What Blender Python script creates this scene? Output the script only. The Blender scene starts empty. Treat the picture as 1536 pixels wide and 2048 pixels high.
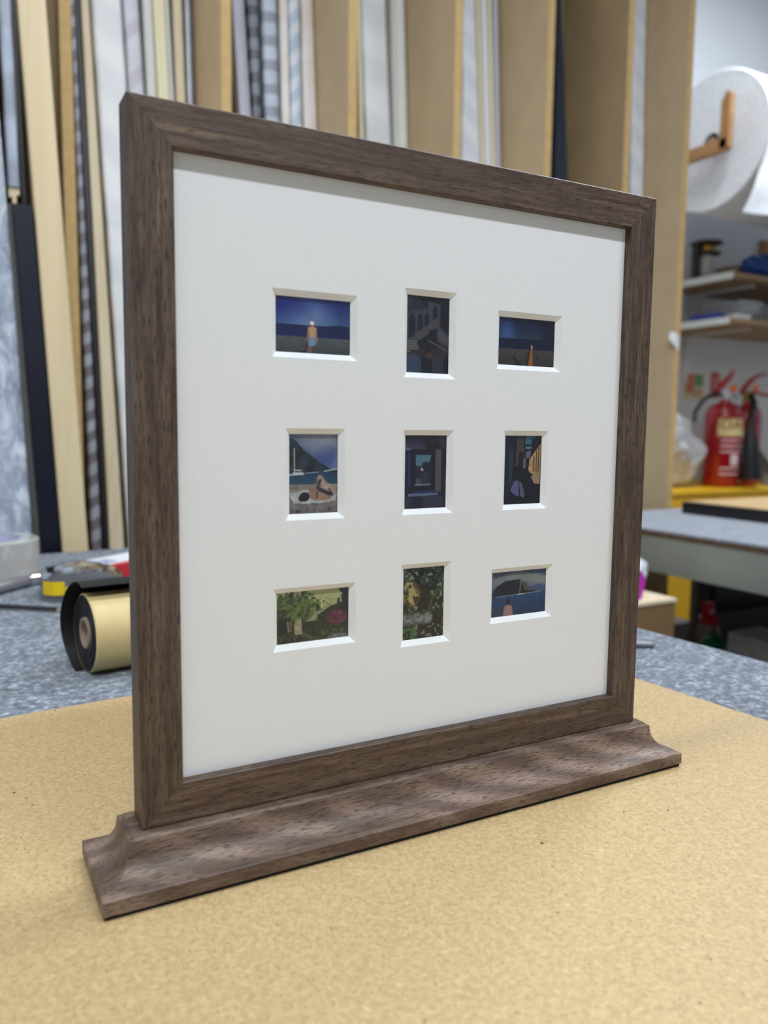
import bpy, bmesh, math, random
import numpy as np
from mathutils import Vector, Matrix, noise as mnoise

random.seed(7)
D = bpy.data
COL = bpy.context.scene.collection
PI = math.pi

# ------------------------------------------------------------------ camera, light, exposure
cam_d = D.cameras.new('camera'); cam = D.objects.new('camera', cam_d); COL.objects.link(cam)
cam.location = (-0.06440, -0.32651, 0.19202)
cam.rotation_euler = (math.radians(84.0073), math.radians(-0.6363), math.radians(-28.4507))
cam_d.sensor_fit = 'HORIZONTAL'; cam_d.sensor_width = 36; cam_d.lens = 37.527; cam_d.clip_start = 0.01
cam_d.dof.use_dof = True; cam_d.dof.focus_distance = 0.43; cam_d.dof.aperture_fstop = 10.5
bpy.context.scene.camera = cam
sc = bpy.context.scene
sc.view_settings.view_transform = 'Standard'; sc.view_settings.look = 'None'
sc.view_settings.gamma = 1; sc.view_settings.use_curve_mapping = False
sc.view_settings.exposure = 0.0
w = D.worlds.new('world'); sc.world = w; w.use_nodes = True
w.node_tree.nodes['Background'].inputs[0].default_value = (0.85, 0.92, 1, 1)
w.node_tree.nodes['Background'].inputs[1].default_value = 0.25

# ceiling tubes: x, y, z, length, width, watts
LAMPS = [(0.25, -0.85, 1.62, 1.5, 0.10, 30, 'white tube ceiling light over the near side of the bench'),
         (0.45, 0.08, 1.72, 1.5, 0.10, 15, 'white tube ceiling light in front of the moulding rack'),
         (2.45, 1.1, 2.36, 1.4, 0.10, 52, 'white tube ceiling light near the foam roll'),
         (-1.2, 0.0, 1.80, 1.2, 0.10, 17, 'unseen white tube light added at the left to brighten the frame side')]  # last tube is an added fill for the frame's left face
for (x, y, z, L, wd, P, lab) in LAMPS:
    ld = D.lights.new('tube_light', 'AREA'); ld.shape = 'RECTANGLE'; ld.size = L; ld.size_y = wd
    ld.energy = P; ld.color = (0.90, 0.96, 1.04)
    lo = D.objects.new('tube_light', ld); COL.objects.link(lo); lo.location = (x, y, z - 0.035)

# ------------------------------------------------------------------ helpers
def s2l(c):
    return tuple((v/255/12.92) if v/255 <= 0.04045 else ((v/255+0.055)/1.055)**2.4 for v in c)

def rgba(c):
    return (*s2l(c), 1.0)

class NT:
    def __init__(s, name, rough=0.6, metal=0.0):
        s.m = D.materials.new(name); s.m.use_nodes = True; s.t = s.m.node_tree
        s.b = s.t.nodes['Principled BSDF']
        s.b.inputs['Roughness'].default_value = rough; s.b.inputs['Metallic'].default_value = metal
    def n(s, typ, **kw):
        o = s.t.nodes.new(typ)
        for k, v in kw.items(): setattr(o, k, v)
        return o
    def l(s, a, b): s.t.links.new(a, b)
    def coord(s, scale=(1, 1, 1), rot=(0, 0, 0)):
        tc = s.n('ShaderNodeTexCoord'); mp = s.n('ShaderNodeMapping')
        mp.inputs['Scale'].default_value = scale; mp.inputs['Rotation'].default_value = rot
        s.l(tc.outputs['Object'], mp.inputs['Vector']); return mp.outputs['Vector']
    def rcoord(s, rot, scale):          # rotate first, then stretch
        tc = s.n('ShaderNodeTexCoord'); a = s.n('ShaderNodeMapping'); b = s.n('ShaderNodeMapping')
        a.inputs['Rotation'].default_value = rot; b.inputs['Scale'].default_value = scale
        s.l(tc.outputs['Object'], a.inputs['Vector']); s.l(a.outputs['Vector'], b.inputs['Vector'])
        return b.outputs['Vector']
    def noise(s, vec, scale=1, detail=3, rough=0.5, dist=0.0):
        o = s.n('ShaderNodeTexNoise'); o.inputs['Scale'].default_value = scale
        o.inputs['Detail'].default_value = detail; o.inputs['Roughness'].default_value = rough
        o.inputs['Distortion'].default_value = dist
        s.l(vec, o.inputs['Vector']); return o.outputs['Fac']
    def ramp(s, fac, stops):
        o = s.n('ShaderNodeValToRGB'); e = o.color_ramp.elements
        while len(e) < len(stops): e.new(0.5)
        for k, (p, c) in enumerate(stops):
            e[k].position = p; e[k].color = c if len(c) == 4 else (*c, 1)
        s.l(fac, o.inputs['Fac']); return o.outputs['Color']
    def mix(s, fac, a, b, blend='MIX'):
        o = s.n('ShaderNodeMix', data_type='RGBA', blend_type=blend)
        for sock, v in ((o.inputs[0], fac), (o.inputs[6], a), (o.inputs[7], b)):
            if isinstance(v, (int, float)): sock.default_value = v
            elif isinstance(v, tuple): sock.default_value = v if len(v) == 4 else (*v, 1)
            else: s.l(v, sock)
        return o.outputs[2]
    def col(s, c):
        if isinstance(c, tuple): s.b.inputs['Base Color'].default_value = c if len(c) == 4 else (*c, 1)
        else: s.l(c, s.b.inputs['Base Color'])
    def bump(s, h, strength=0.3, dist=0.001):
        o = s.n('ShaderNodeBump'); o.inputs['Strength'].default_value = strength
        o.inputs['Distance'].default_value = dist; s.l(h, o.inputs['Height']); s.l(o.outputs['Normal'], s.b.inputs['Normal'])

def plain(name, c, rough=0.6, metal=0.0, var=0.08, scale=30, bump=0.0, bd=0.001, coat=0.0, trans=0.0):
    """flat colour with a gentle mottling of its own"""
    t = NT(name, rough, metal); f = t.noise(t.coord(), scale, 3)
    lc = s2l(c); a = tuple(v*(1-var) for v in lc); b = tuple(min(1, v*(1+var)) for v in lc)
    t.col(t.ramp(f, [(0.3, a), (0.7, b)]))
    if bump: t.bump(f, bump, bd)
    if coat: t.b.inputs['Coat Weight'].default_value = coat
    if trans:
        t.b.inputs['Transmission Weight'].default_value = trans
    return t.m

def walnut(name, along='X', dark=1.0, figure=0.0, seed=0.0):
    t = NT(name, 0.5)
    ax = {'X': 0, 'Y': 1, 'Z': 2}[along]
    def sc(a, c): v = [c, c, c]; v[ax] = a; return tuple(v)
    def vec(a, c, off):
        tc = t.n('ShaderNodeTexCoord'); mp = t.n('ShaderNodeMapping')
        mp.inputs['Scale'].default_value = sc(a, c); mp.inputs['Location'].default_value = (off+seed,)*3
        t.l(tc.outputs['Object'], mp.inputs['Vector']); return mp.outputs['Vector']
    f1 = t.noise(vec(8, 190, 3.1), 1, 4, 0.62, 0.5)
    base = t.ramp(f1, [(0.28, rgba((70*dark, 55*dark, 46*dark))), (0.45, rgba((92*dark, 75*dark, 61*dark))),
                       (0.58, rgba((104*dark, 86*dark, 69*dark))), (0.75, rgba((126*dark, 105*dark, 82*dark)))])
    f2 = t.noise(vec(26, 420, 8.3), 1, 3, 0.6, 0.4)
    base = t.mix(t.ramp(f2, [(0.35, (1, 1, 1)), (0.6, (0, 0, 0))]), base, rgba((70*dark, 50*dark, 38*dark)))
    if figure:                                   # curly light and dark bands running across the grain
        wv = t.n('ShaderNodeTexWave', wave_type='BANDS', bands_direction='X', wave_profile='SIN')
        wv.inputs['Scale'].default_value = 24; wv.inputs['Distortion'].default_value = 3.0
        wv.inputs['Detail'].default_value = 2.5; wv.inputs['Detail Scale'].default_value = 0.8
        t.l(t.rcoord((0, 0.95, -0.95), (1, 1.0, 1)), wv.inputs['Vector'])
        msk = t.noise(t.coord((9, 60, 40)), 1, 2, 0.5, 0.5)
        fig = t.ramp(wv.outputs['Fac'], [(0.1, rgba((104, 85, 74))), (0.5, rgba((130, 109, 95))), (0.9, rgba((152, 129, 112)))])
        base = t.mix(t.ramp(msk, [(0.36, (0.1,)*3), (0.62, (figure,)*3)]), base, fig)
    f4 = t.noise(vec(200 if figure else 150, 2400 if figure else 2000, 1.7), 1, 2, 0.5)
    pore = t.ramp(f4, [(0.385, (.8 if figure else .9,)*3), (0.46, (0, 0, 0))])
    base = t.mix(pore, base, rgba((42*dark, 30*dark, 25*dark)))
    t.col(base)
    t.bump(t.ramp(f4, [(0.34, (0, 0, 0)), (0.44, (1, 1, 1))]), 0.25, 0.0002)
    return t.m

M = {}
M['walnut_x'] = walnut('walnut_grain_across', 'X')
M['walnut_z'] = walnut('walnut_grain_upright', 'Z', 0.92, seed=4.0)
M['walnut_base'] = walnut('walnut_figured', 'X', 1.0, 0.75, seed=2.0)

def mdf_mat():
    t = NT('mdf_board', 0.55)
    v = t.coord()
    f = t.noise(v, 420, 5, 0.7)
    c = t.ramp(f, [(0.3, rgba((160, 134, 92))), (0.5, rgba((176, 151, 107))), (0.72, rgba((192, 169, 126)))])
    for k, (r, lo, dk, sx, sy) in enumerate([(0.5, 0.275, (140, 112, 76), 330, 1500), (-0.9, 0.27, (132, 106, 72), 300, 1400),
                                            (1.6, 0.265, (126, 100, 68), 350, 1300)]):
        g = t.noise(t.rcoord((0, 0, r), (sx, sy, 800)), 1, 2, 0.5, 0.5)
        c = t.mix(t.ramp(g, [(lo, (0.9,)*3), (lo+0.07, (0, 0, 0))]), c, rgba(dk))
    g = t.noise(t.rcoord((0, 0, 0.9), (180, 900, 700)), 1, 2, 0.5, 0.8)
    c = t.mix(t.ramp(g, [(0.68, (0, 0, 0)), (0.76, (0.7,)*3)]), c, rgba((216, 198, 156)))
    g = t.noise(v, 210, 1, 0.3)                      # a few dark specks
    c = t.mix(t.ramp(g, [(0.165, (1,)*3), (0.18, (0, 0, 0))]), c, rgba((70, 50, 35)))
    t.col(c); return t.m
M['mdf'] = mdf_mat()

def felt_mat(name, a, b, c3, sc1=260):
    t = NT(name, 0.95)
    v = t.coord()
    f = t.noise(v, sc1, 4, 0.65); g = t.noise(v, 45, 2)
    c = t.ramp(f, [(0.33, rgba(a)), (0.52, rgba(b)), (0.68, rgba(c3))])
    c = t.mix(t.ramp(g, [(0.35, (0, 0, 0)), (0.65, (0.35,)*3)]), c, rgba(a))
    t.col(c); t.bump(f, 0.8, 0.003); t.b.inputs['Sheen Weight'].default_value = 0.1
    return t.m
M['felt'] = felt_mat('grey_felt', (82, 88, 96), (122, 129, 138), (184, 190, 196), 210)
M['mat_board'] = plain('cream_mat_board', (231, 231, 230), 0.9, var=0.012, scale=900, bump=0.06, bd=0.0002)
M['mat_core'] = plain('white_board_core', (246, 247, 246), 0.85, var=0.01, scale=400)
M['felt_black'] = plain('black_felt', (22, 20, 20), 0.95, var=0.3, scale=900)
M['backing'] = plain('brown_backing', (150, 120, 85), 0.8)
M['panel_mdf'] = plain('rack_panel_brown', (212, 188, 150), 0.75, var=0.06, scale=12)
M['panel_shaded'] = plain('rack_panel_shaded_brown', (178, 154, 116), 0.75, var=0.08, scale=12)  # shade on one divider, put into a darker board colour
M['panel_edge'] = plain('rack_panel_edge', (205, 172, 116), 0.8, var=0.1, scale=60)
M['rack_back'] = plain('rack_back_dark', (48, 42, 37), 0.9)
M['wall'] = plain('white_wall', (222, 226, 230), 0.9, var=0.03, scale=3, bump=0.03, bd=0.004)
M['floor'] = plain('grey_floor', (98, 96, 94), 0.7, var=0.15, scale=8)
M['ceil'] = plain('white_ceiling', (225, 226, 226), 0.9, var=0.02)
M['wood_light'] = None

def wood_simple(name, a, b, along=(150, 150, 4), rough=0.5):
    t = NT(name, rough)
    f = t.noise(t.coord(along), 1, 4, 0.6, 0.8)
    t.col(t.ramp(f, [(0.3, rgba(a)), (0.7, rgba(b))])); return t.m
M['wood_light'] = wood_simple('pale_obeche_wood', (216, 194, 150), (229, 209, 168), (25, 25, 2))
M['wood_cream'] = wood_simple('cream_wood', (226, 206, 168), (243, 230, 200), (60, 60, 3))
M['wood_yellow'] = wood_simple('yellow_cream_finish', (243, 233, 190), (250, 243, 208), (40, 40, 2))
M['wood_shelf'] = wood_simple('shelf_board', (152, 120, 84), (180, 148, 108), (3, 60, 60))
M['wood_orange'] = wood_simple('bracket_wood', (146, 104, 58), (176, 132, 80), (40, 4, 40))
M['black_fin'] = plain('black_satin_finish', (24, 25, 30), 0.38, var=0.1)
M['navy_fin'] = plain('navy_black_finish', (14, 18, 34), 0.3, var=0.1)
M['navy2'] = plain('slate_navy_finish', (50, 58, 74), 0.4, var=0.12)
M['darkgrey_fin'] = plain('brown_grey_finish', (92, 90, 86), 0.6, var=0.1)
M['offwhite'] = plain('offwhite_gesso', (226, 228, 222), 0.5, var=0.02)
M['white_fin'] = plain('white_gesso', (238, 240, 244), 0.45, var=0.02)
M['lilac_fin'] = plain('lilac_white_finish', (206, 204, 216), 0.45, var=0.04, scale=10)
M['olive_fin'] = plain('olive_grey_finish', (152, 144, 122), 0.5, var=0.06)
M['silver_fin'] = plain('brushed_silver_finish', (150, 152, 158), 0.35, 0.6, var=0.1)

def wrapped(name, a, b, freq, ang, lo=0.35, hi=0.65, rough=0.35, dist=1.5, bump=0.5):
    """moulding wound in tape or foam: slanting bands of its own"""
    t = NT(name, rough)
    o = t.n('ShaderNodeTexWave', wave_type='BANDS', bands_direction='Z', wave_profile='SIN')
    o.inputs['Scale'].default_value = freq; o.inputs['Distortion'].default_value = dist
    o.inputs['Detail'].default_value = 2; o.inputs['Detail Scale'].default_value = 1.2
    t.l(t.coord((1, 1, 1), (0, ang, 0)), o.inputs['Vector'])
    f = t.noise(t.coord((1, 1, 0.5)), 22, 4)
    c = t.ramp(o.outputs['Fac'], [(lo, rgba(a)), (hi, rgba(b))])
    c = t.mix(t.ramp(f, [(0.4, (0, 0, 0)), (0.62, (0.35,)*3)]), c, rgba(a))
    t.col(c); t.bump(f, bump, 0.004); return t.m
M['w_grey'] = wrapped('grey_wrap', (150, 157, 168), (172, 180, 193), 2.5, 0.25, dist=2)
M['w_stripe'] = wrapped('grey_banded_wrap', (118, 114, 120), (178, 180, 192), 9, 0.5, dist=1)
M['w_foam'] = wrapped('white_foam_wrap', (234, 238, 240), (247, 250, 250), 3.2, -0.5, .2, .8, dist=2.5, bump=0.8)
M['w_lilac'] = wrapped('lilac_grey_wrap', (198, 196, 206), (216, 219, 230), 4.5, 0.75, 0.12, 0.3)
M['w_dark'] = wrapped('slate_wrap', (66, 70, 78), (128, 134, 144), 7.5, 0.1, dist=2.5)
M['w_blue'] = wrapped('blue_grey_banded_wrap', (142, 150, 163), (196, 207, 220), 7, 0.12, 0.3, 0.55, dist=1.4)
M['w_diag'] = wrapped('blue_white_slanted_wrap', (188, 202, 218), (226, 232, 238), 9, 0.8, dist=1)
M['w_cream'] = wrapped('cream_white_wrap', (232, 224, 216), (238, 234, 230), 3, 0.4)
M['w_white'] = wrapped('white_paper_wrap', (226, 231, 232), (240, 243, 244), 2.6, -0.3, .2, .8, dist=2)
M['w_wblue'] = wrapped('bluish_white_wrap', (230, 235, 243), (243, 247, 252), 5, -0.6, .2, .8, dist=1)

class MB:
    """collects shapes into one bmesh, in world coordinates"""
    def __init__(s): s.bm = bmesh.new()
    def box(s, x0, x1, y0, y1, z0, z1, bev=0.0, mat=None):
        b = bmesh.new(); bmesh.ops.create_cube(b, size=1)
        for v in b.verts:
            v.co = Vector(((x0+x1)/2+v.co.x*(x1-x0), (y0+y1)/2+v.co.y*(y1-y0), (z0+z1)/2+v.co.z*(z1-z0)))
        if bev: bmesh.ops.bevel(b, geom=b.edges[:], offset=bev, segments=2, affect='EDGES', profile=0.7)
        s.merge(b, mat); return s
    def merge(s, b, mat=None):
        if mat is not None: bmesh.ops.transform(b, matrix=mat, verts=b.verts[:])
        me = D.meshes.new('tmp'); b.to_mesh(me); b.free(); s.bm.from_mesh(me); D.meshes.remove(me)
    def faces(s, vs, fs):
        v = [s.bm.verts.new(p) for p in vs]
        for f in fs:
            try: s.bm.faces.new([v[i] for i in f])
            except ValueError: pass
        return s
    def lathe(s, prof, c=(0, 0, 0), axis='Z', n=40, caps=True, mat=None):
        b = bmesh.new(); rings = []
        for r, h in prof:
            ring = []
            for k in range(n):
                a = 2*PI*k/n
                p = (r*math.cos(a), r*math.sin(a), h)
                if axis == 'X': p = (h, p[0], p[1])
                if axis == 'Y': p = (p[1], h, p[0])
                ring.append(b.verts.new(Vector(p)+Vector(c)))
            rings.append(ring)
        for i in range(len(rings)-1):
            for k in range(n):
                b.faces.new((rings[i][k], rings[i][(k+1) % n], rings[i+1][(k+1) % n], rings[i+1][k]))
        if caps: b.faces.new(rings[0][::-1]); b.faces.new(rings[-1])
        bmesh.ops.recalc_face_normals(b, faces=b.faces[:])
        s.merge(b, mat); return s
    def tube(s, pts, r, n=12):
        pts = [Vector(p) for p in pts]; rings = []
        rr = r if isinstance(r, (list, tuple)) else [r]*len(pts)
        up = Vector((0.13, 0.21, 0.97))
        for i, p in enumerate(pts):
            t = (pts[min(i+1, len(pts)-1)]-pts[max(i-1, 0)]).normalized()
            a = t.cross(up).normalized(); bb = t.cross(a)
            rings.append([s.bm.verts.new(p+(a*math.cos(2*PI*k/n)+bb*math.sin(2*PI*k/n))*rr[i]) for k in range(n)])
        for i in range(len(rings)-1):
            for k in range(n): s.bm.faces.new((rings[i][k], rings[i][(k+1) % n], rings[i+1][(k+1) % n], rings[i+1][k]))
        s.bm.faces.new(rings[0][::-1]); s.bm.faces.new(rings[-1]); return s
    def prism(s, pts, v):
        """planar outline pts extruded by vector v"""
        n = len(pts); v = Vector(v)
        a = [s.bm.verts.new(Vector(p)) for p in pts]; b = [s.bm.verts.new(Vector(p)+v) for p in pts]
        s.bm.faces.new(a); s.bm.faces.new(b[::-1])
        for i in range(n): s.bm.faces.new((a[i], b[i], b[(i+1) % n], a[(i+1) % n]))
        return s
    def build(s, name, mat, parent=None, loc=None, angle=35, rot=None):
        bmesh.ops.recalc_face_normals(s.bm, faces=s.bm.faces[:])
        org = Vector(loc) if loc is not None else (Vector(parent['org']) if parent is not None else Vector((0, 0, 0)))
        for v in s.bm.verts: v.co -= org
        me = D.meshes.new(name); s.bm.to_mesh(me); s.bm.free()
        me.materials.append(M[mat] if isinstance(mat, str) else mat)
        me.shade_smooth()
        me.set_sharp_from_angle(angle=math.radians(angle))
        o = D.objects.new(name, me); COL.objects.link(o)
        if parent is not None: o.parent = parent; o['org'] = list(org)
        else: o.location = org; o['org'] = list(org)
        return o

def tag(o, label, cat, group=None, kind=None):
    if label: o['label'] = label
    if cat: o['category'] = cat
    if group: o['group'] = group
    if kind: o['kind'] = kind
    return o

def thing(name, loc, label, cat, group=None):
    o = D.objects.new(name, None); COL.objects.link(o); o.location = loc; o['org'] = list(loc)
    o.empty_display_size = 0.05
    return tag(o, label, cat, group)

def struct(o): o['kind'] = 'structure'; return o

# ------------------------------------------------------------------ the room
FZ = -0.9
WY = 2.38
struct(MB().box(-1.9, 4.6, -2.6, WY+0.1, FZ-0.1, FZ).build('floor', 'floor'))
struct(MB().box(-1.9, 4.6, -2.6, WY+0.1, 2.45, 2.55).build('ceiling', 'ceil'))
struct(MB().box(-1.9, 4.6, WY, WY+0.1, FZ, 2.45).build('wall_back', 'wall'))
struct(MB().box(-1.9, -1.8, -2.5, WY, FZ, 2.45).build('wall_left', 'wall'))
struct(MB().box(4.5, 4.6, -2.5, WY, FZ, 2.45).build('wall_right', 'wall'))
struct(MB().box(-1.9, 4.6, -2.6, -2.5, FZ, 2.45).build('wall_front', 'wall'))
for (x, y, z, L, wd, P, lab) in LAMPS:
    t = thing('ceiling_light', (x, y, z), lab, 'ceiling light', 'tube lights under the ceiling')
    MB().box(x-L/2-.03, x+L/2+.03, y-.07, y+.07, z, z+.05, .005).build('housing', 'white_fin', t)
    MB().box(x-.02, x+.02, y-.02, y+.02, z+.05, 2.45).build('hanger', 'white_fin', t)

# ------------------------------------------------------------------ near bench, felt and board
A = math.radians(4.6); ca, sa = math.cos(A), math.sin(A)
def br(u, v):                                     # bench frame: u along the back edge, v towards the camera
    return (0.469+u*ca+v*sa*1.0, 1.001+u*sa-v*ca)
bench = thing('workbench', (*br(-0.9, 0.8), FZ), 'near workbench whose top is covered in speckled grey felt', 'workbench')
def slab(mb, u0, u1, v0, v1, z0, z1):
    p = [br(u0, v0), br(u1, v0), br(u1, v1), br(u0, v1)]
    return mb.prism([(x, y, z0) for x, y in p], (0, 0, z1-z0))
slab(MB(), -1.9, 0, 0, 1.65, -0.043, -0.008).build('bench_top', 'wood_shelf', bench)
slab(MB(), -1.9, 0, 0, 1.65, -0.008, -0.003).build('felt_cover', 'felt', bench)
for u in (-1.8, -0.12):
    for v in (0.1, 1.5):
        slab(MB(), u-.04, u+.04, v-.04, v+.04, FZ, -0.043).build('leg', 'wood_shelf', bench)

B = math.radians(5.6)
def bp(u, v): return (0.3835-u*math.cos(B)+v*math.sin(B), 0.280-u*math.sin(B)-v*math.cos(B))
mb = MB(); q = [bp(0, 0), bp(.8, 0), bp(.8, .75), bp(0, .75)]
mb.prism([(x, y, -0.003) for x, y in q], (0, 0, 0.003))
bd = mb.build('mdf_board', 'mdf', loc=(*bp(.4, .37), -0.003))
tag(bd, 'pale brown hardboard sheet on the bench under the picture frame', 'board')

# ------------------------------------------------------------------ the picture frame on its stand
S = 0.28
W_ = S; H = 1.0499*S; bw = 0.0627*S; TH = 0.0559*S; MD = 0.0172*S; MT = 0.0089*S; BV = 0.0092*S
Z0 = 0.0854*S; Z1 = Z0+H
frame = thing('picture_frame', (W_/2, TH/2, 0), 'dark walnut picture frame standing on a moulded plinth, cream mat with nine small photographs', 'picture frame')
c = 0.0005
prof = [(c, 0), (bw-c, 0), (bw, c), (bw, MD), (bw-.004, MD), (bw-.004, TH), (c, TH), (0, TH-c), (0, c)]
def corner(k, d): return [(d, Z0+d), (W_-d, Z0+d), (W_-d, Z1-d), (d, Z1-d)][k]
for k, nm, mt, lb in ((0, 'bottom_rail', 'walnut_x', None), (1, 'side_rail', 'walnut_z', None),
                      (2, 'top_rail', 'walnut_x', None), (3, 'side_rail', 'walnut_z', None)):
    mb = MB(); vs = []
    g = 0.00006                                   # hairline at the mitre
    for kk in (k, (k+1) % 4):
        for d, y in prof:
            x, z = corner(kk, d)
            s_ = 1 if kk == k else -1
            if k == 0: x += s_*g
            if k == 2: x -= s_*g
            if k == 1: z += s_*g
            if k == 3: z -= s_*g
            vs.append((x, y, z))
    n = len(prof)
    fs = [(i, (i+1) % n, n+(i+1) % n, n+i) for i in range(n)]+[tuple(range(n)), tuple(range(2*n-1, n-1, -1))]
    mb.faces(vs, fs).build(nm, mt, frame)

# plinth: stacked rectangles around the frame foot
e1, e2, h1, h2 = 0.0156*S, 0.0686*S, 0.0289*S, Z0
lv = [(e2-.0004, .0016), (e2, .0020), (e2, h1-.0003), (e2-.0004, h1), (.0155, h1+.0010), (.0125, h1+.0022), (.0102, h1+.0038),
      (.0085, h1+.0058), (.0073, h1+.0082), (.0066, h1+.0108), (.0063, h2-.0022), (.0060, h2-.0014), (e1+.0004, h2-.0012), (e1, h2-.0008), (e1-.0004, h2)]
mb = MB(); vs = []; fs = []
for e, z in lv: vs += [(-e, -e, z), (W_+e, -e, z), (W_+e, TH+e, z), (-e, TH+e, z)]
for i in range(len(lv)-1):
    for k in range(4): fs.append((4*i+k, 4*i+(k+1) % 4, 4*i+4+(k+1) % 4, 4*i+4+k))
fs += [(3, 2, 1, 0), tuple(4*(len(lv)-1)+k for k in range(4))]
mb.faces(vs, fs).build('plinth', 'walnut_base', frame, angle=24)
e = e2-.0008
MB().box(-e, W_+e, -e, TH+e, 0, .0016).build('felt_pad', 'felt_black', frame)

wins = [(0.2137, 0.3603, 0.7932, 0.8974), (0.4487, 0.5515, 0.7712, 0.9186), (0.6400, 0.7867, 0.7933, 0.8967),
        (0.2360, 0.3393, 0.5374, 0.6838), (0.4484, 0.5509, 0.5375, 0.6832), (0.6605, 0.7639, 0.5376, 0.6835),
        (0.2141, 0.3608, 0.3256, 0.4286), (0.4485, 0.5508, 0.3051, 0.4511), (0.6388, 0.7850, 0.3261, 0.4291)]
wins = [tuple(v*S for v in q) for q in wins]
ins = bw-.0035
mx0, mx1, mz0, mz1 = ins, W_-ins, Z0+ins, Z1-ins
xs = sorted({mx0, mx1} | {q[0] for q in wins} | {q[1] for q in wins})
zs = sorted({mz0, mz1} | {q[2] for q in wins} | {q[3] for q in wins})
mb = MB(); vs = [(x, MD, z) for z in zs for x in xs]; fs = []
for j in range(len(zs)-1):
    for i in range(len(xs)-1):
        cx, cz = (xs[i]+xs[i+1])/2, (zs[j]+zs[j+1])/2
        if any(q[0] < cx < q[1] and q[2] < cz < q[3] for q in wins): continue
        a = j*len(xs)+i; fs.append((a, a+1, a+1+len(xs), a+len(xs)))
nb = len(vs)
vs += [(mx0, MD+MT, mz0), (mx1, MD+MT, mz0), (mx1, MD+MT, mz1), (mx0, MD+MT, mz1),
       (mx0, MD, mz0), (mx1, MD, mz0), (mx1, MD, mz1), (mx0, MD, mz1)]
fs += [(nb+k, nb+(k+1) % 4, nb+4+(k+1) % 4, nb+4+k) for k in range(4)]
mat_o = mb.faces(vs, fs).build('mat_board', 'mat_board', frame)
mat_o['label'] = 'cream mat board'
for (x0, x1, a, c2) in wins:
    b = BV; y0, y1 = MD, MD+MT
    vs = [(x0, y0, a), (x1, y0, a), (x1, y0, c2), (x0, y0, c2), (x0+b, y1, a+b), (x1-b, y1, a+b), (x1-b, y1, c2-b), (x0+b, y1, c2-b)]
    o = MB().faces(vs, [(k, (k+1) % 4, 4+(k+1) % 4, 4+k) for k in range(4)]).build('bevelled_edge', 'mat_core', mat_o)
MB().box(mx0, mx1, MD+MT+.0012, MD+MT+.003, mz0, mz1).build('backing_board', 'backing', frame)

# glazing
gt = NT('picture_glass', 0.02)
nt = gt.t; out = nt.nodes['Material Output']; nt.nodes.remove(gt.b)
tr = gt.n('ShaderNodeBsdfTransparent'); gl = gt.n('ShaderNodeBsdfGlossy'); gl.inputs['Roughness'].default_value = 0.03
fr = gt.n('ShaderNodeFresnel'); mx = gt.n('ShaderNodeMixShader')
tr.inputs[0].default_value = (0.985, 0.99, 0.988, 1)

geo = gt.n('ShaderNodeNewGeometry'); ior = gt.n('ShaderNodeMapRange')      # same reflectance from both sides of the pane
ior.inputs['To Min'].default_value = 1.33; ior.inputs['To Max'].default_value = 1/1.33
gt.l(geo.outputs['Backfacing'], ior.inputs['Value']); gt.l(ior.outputs['Result'], fr.inputs['IOR'])
gt.l(fr.outputs[0], mx.inputs[0]); gt.l(tr.outputs[0], mx.inputs[1]); gt.l(gl.outputs[0], mx.inputs[2]); gt.l(mx.outputs[0], out.inputs['Surface'])
go = MB().faces([(mx0, MD-.0004, mz0), (mx1, MD-.0004, mz0), (mx1, MD-.0004, mz1), (mx0, MD-.0004, mz1)], [(0, 1, 2, 3)]).build('glass_pane', gt.m, frame)
PRINT_GAIN = 0.88
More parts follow.
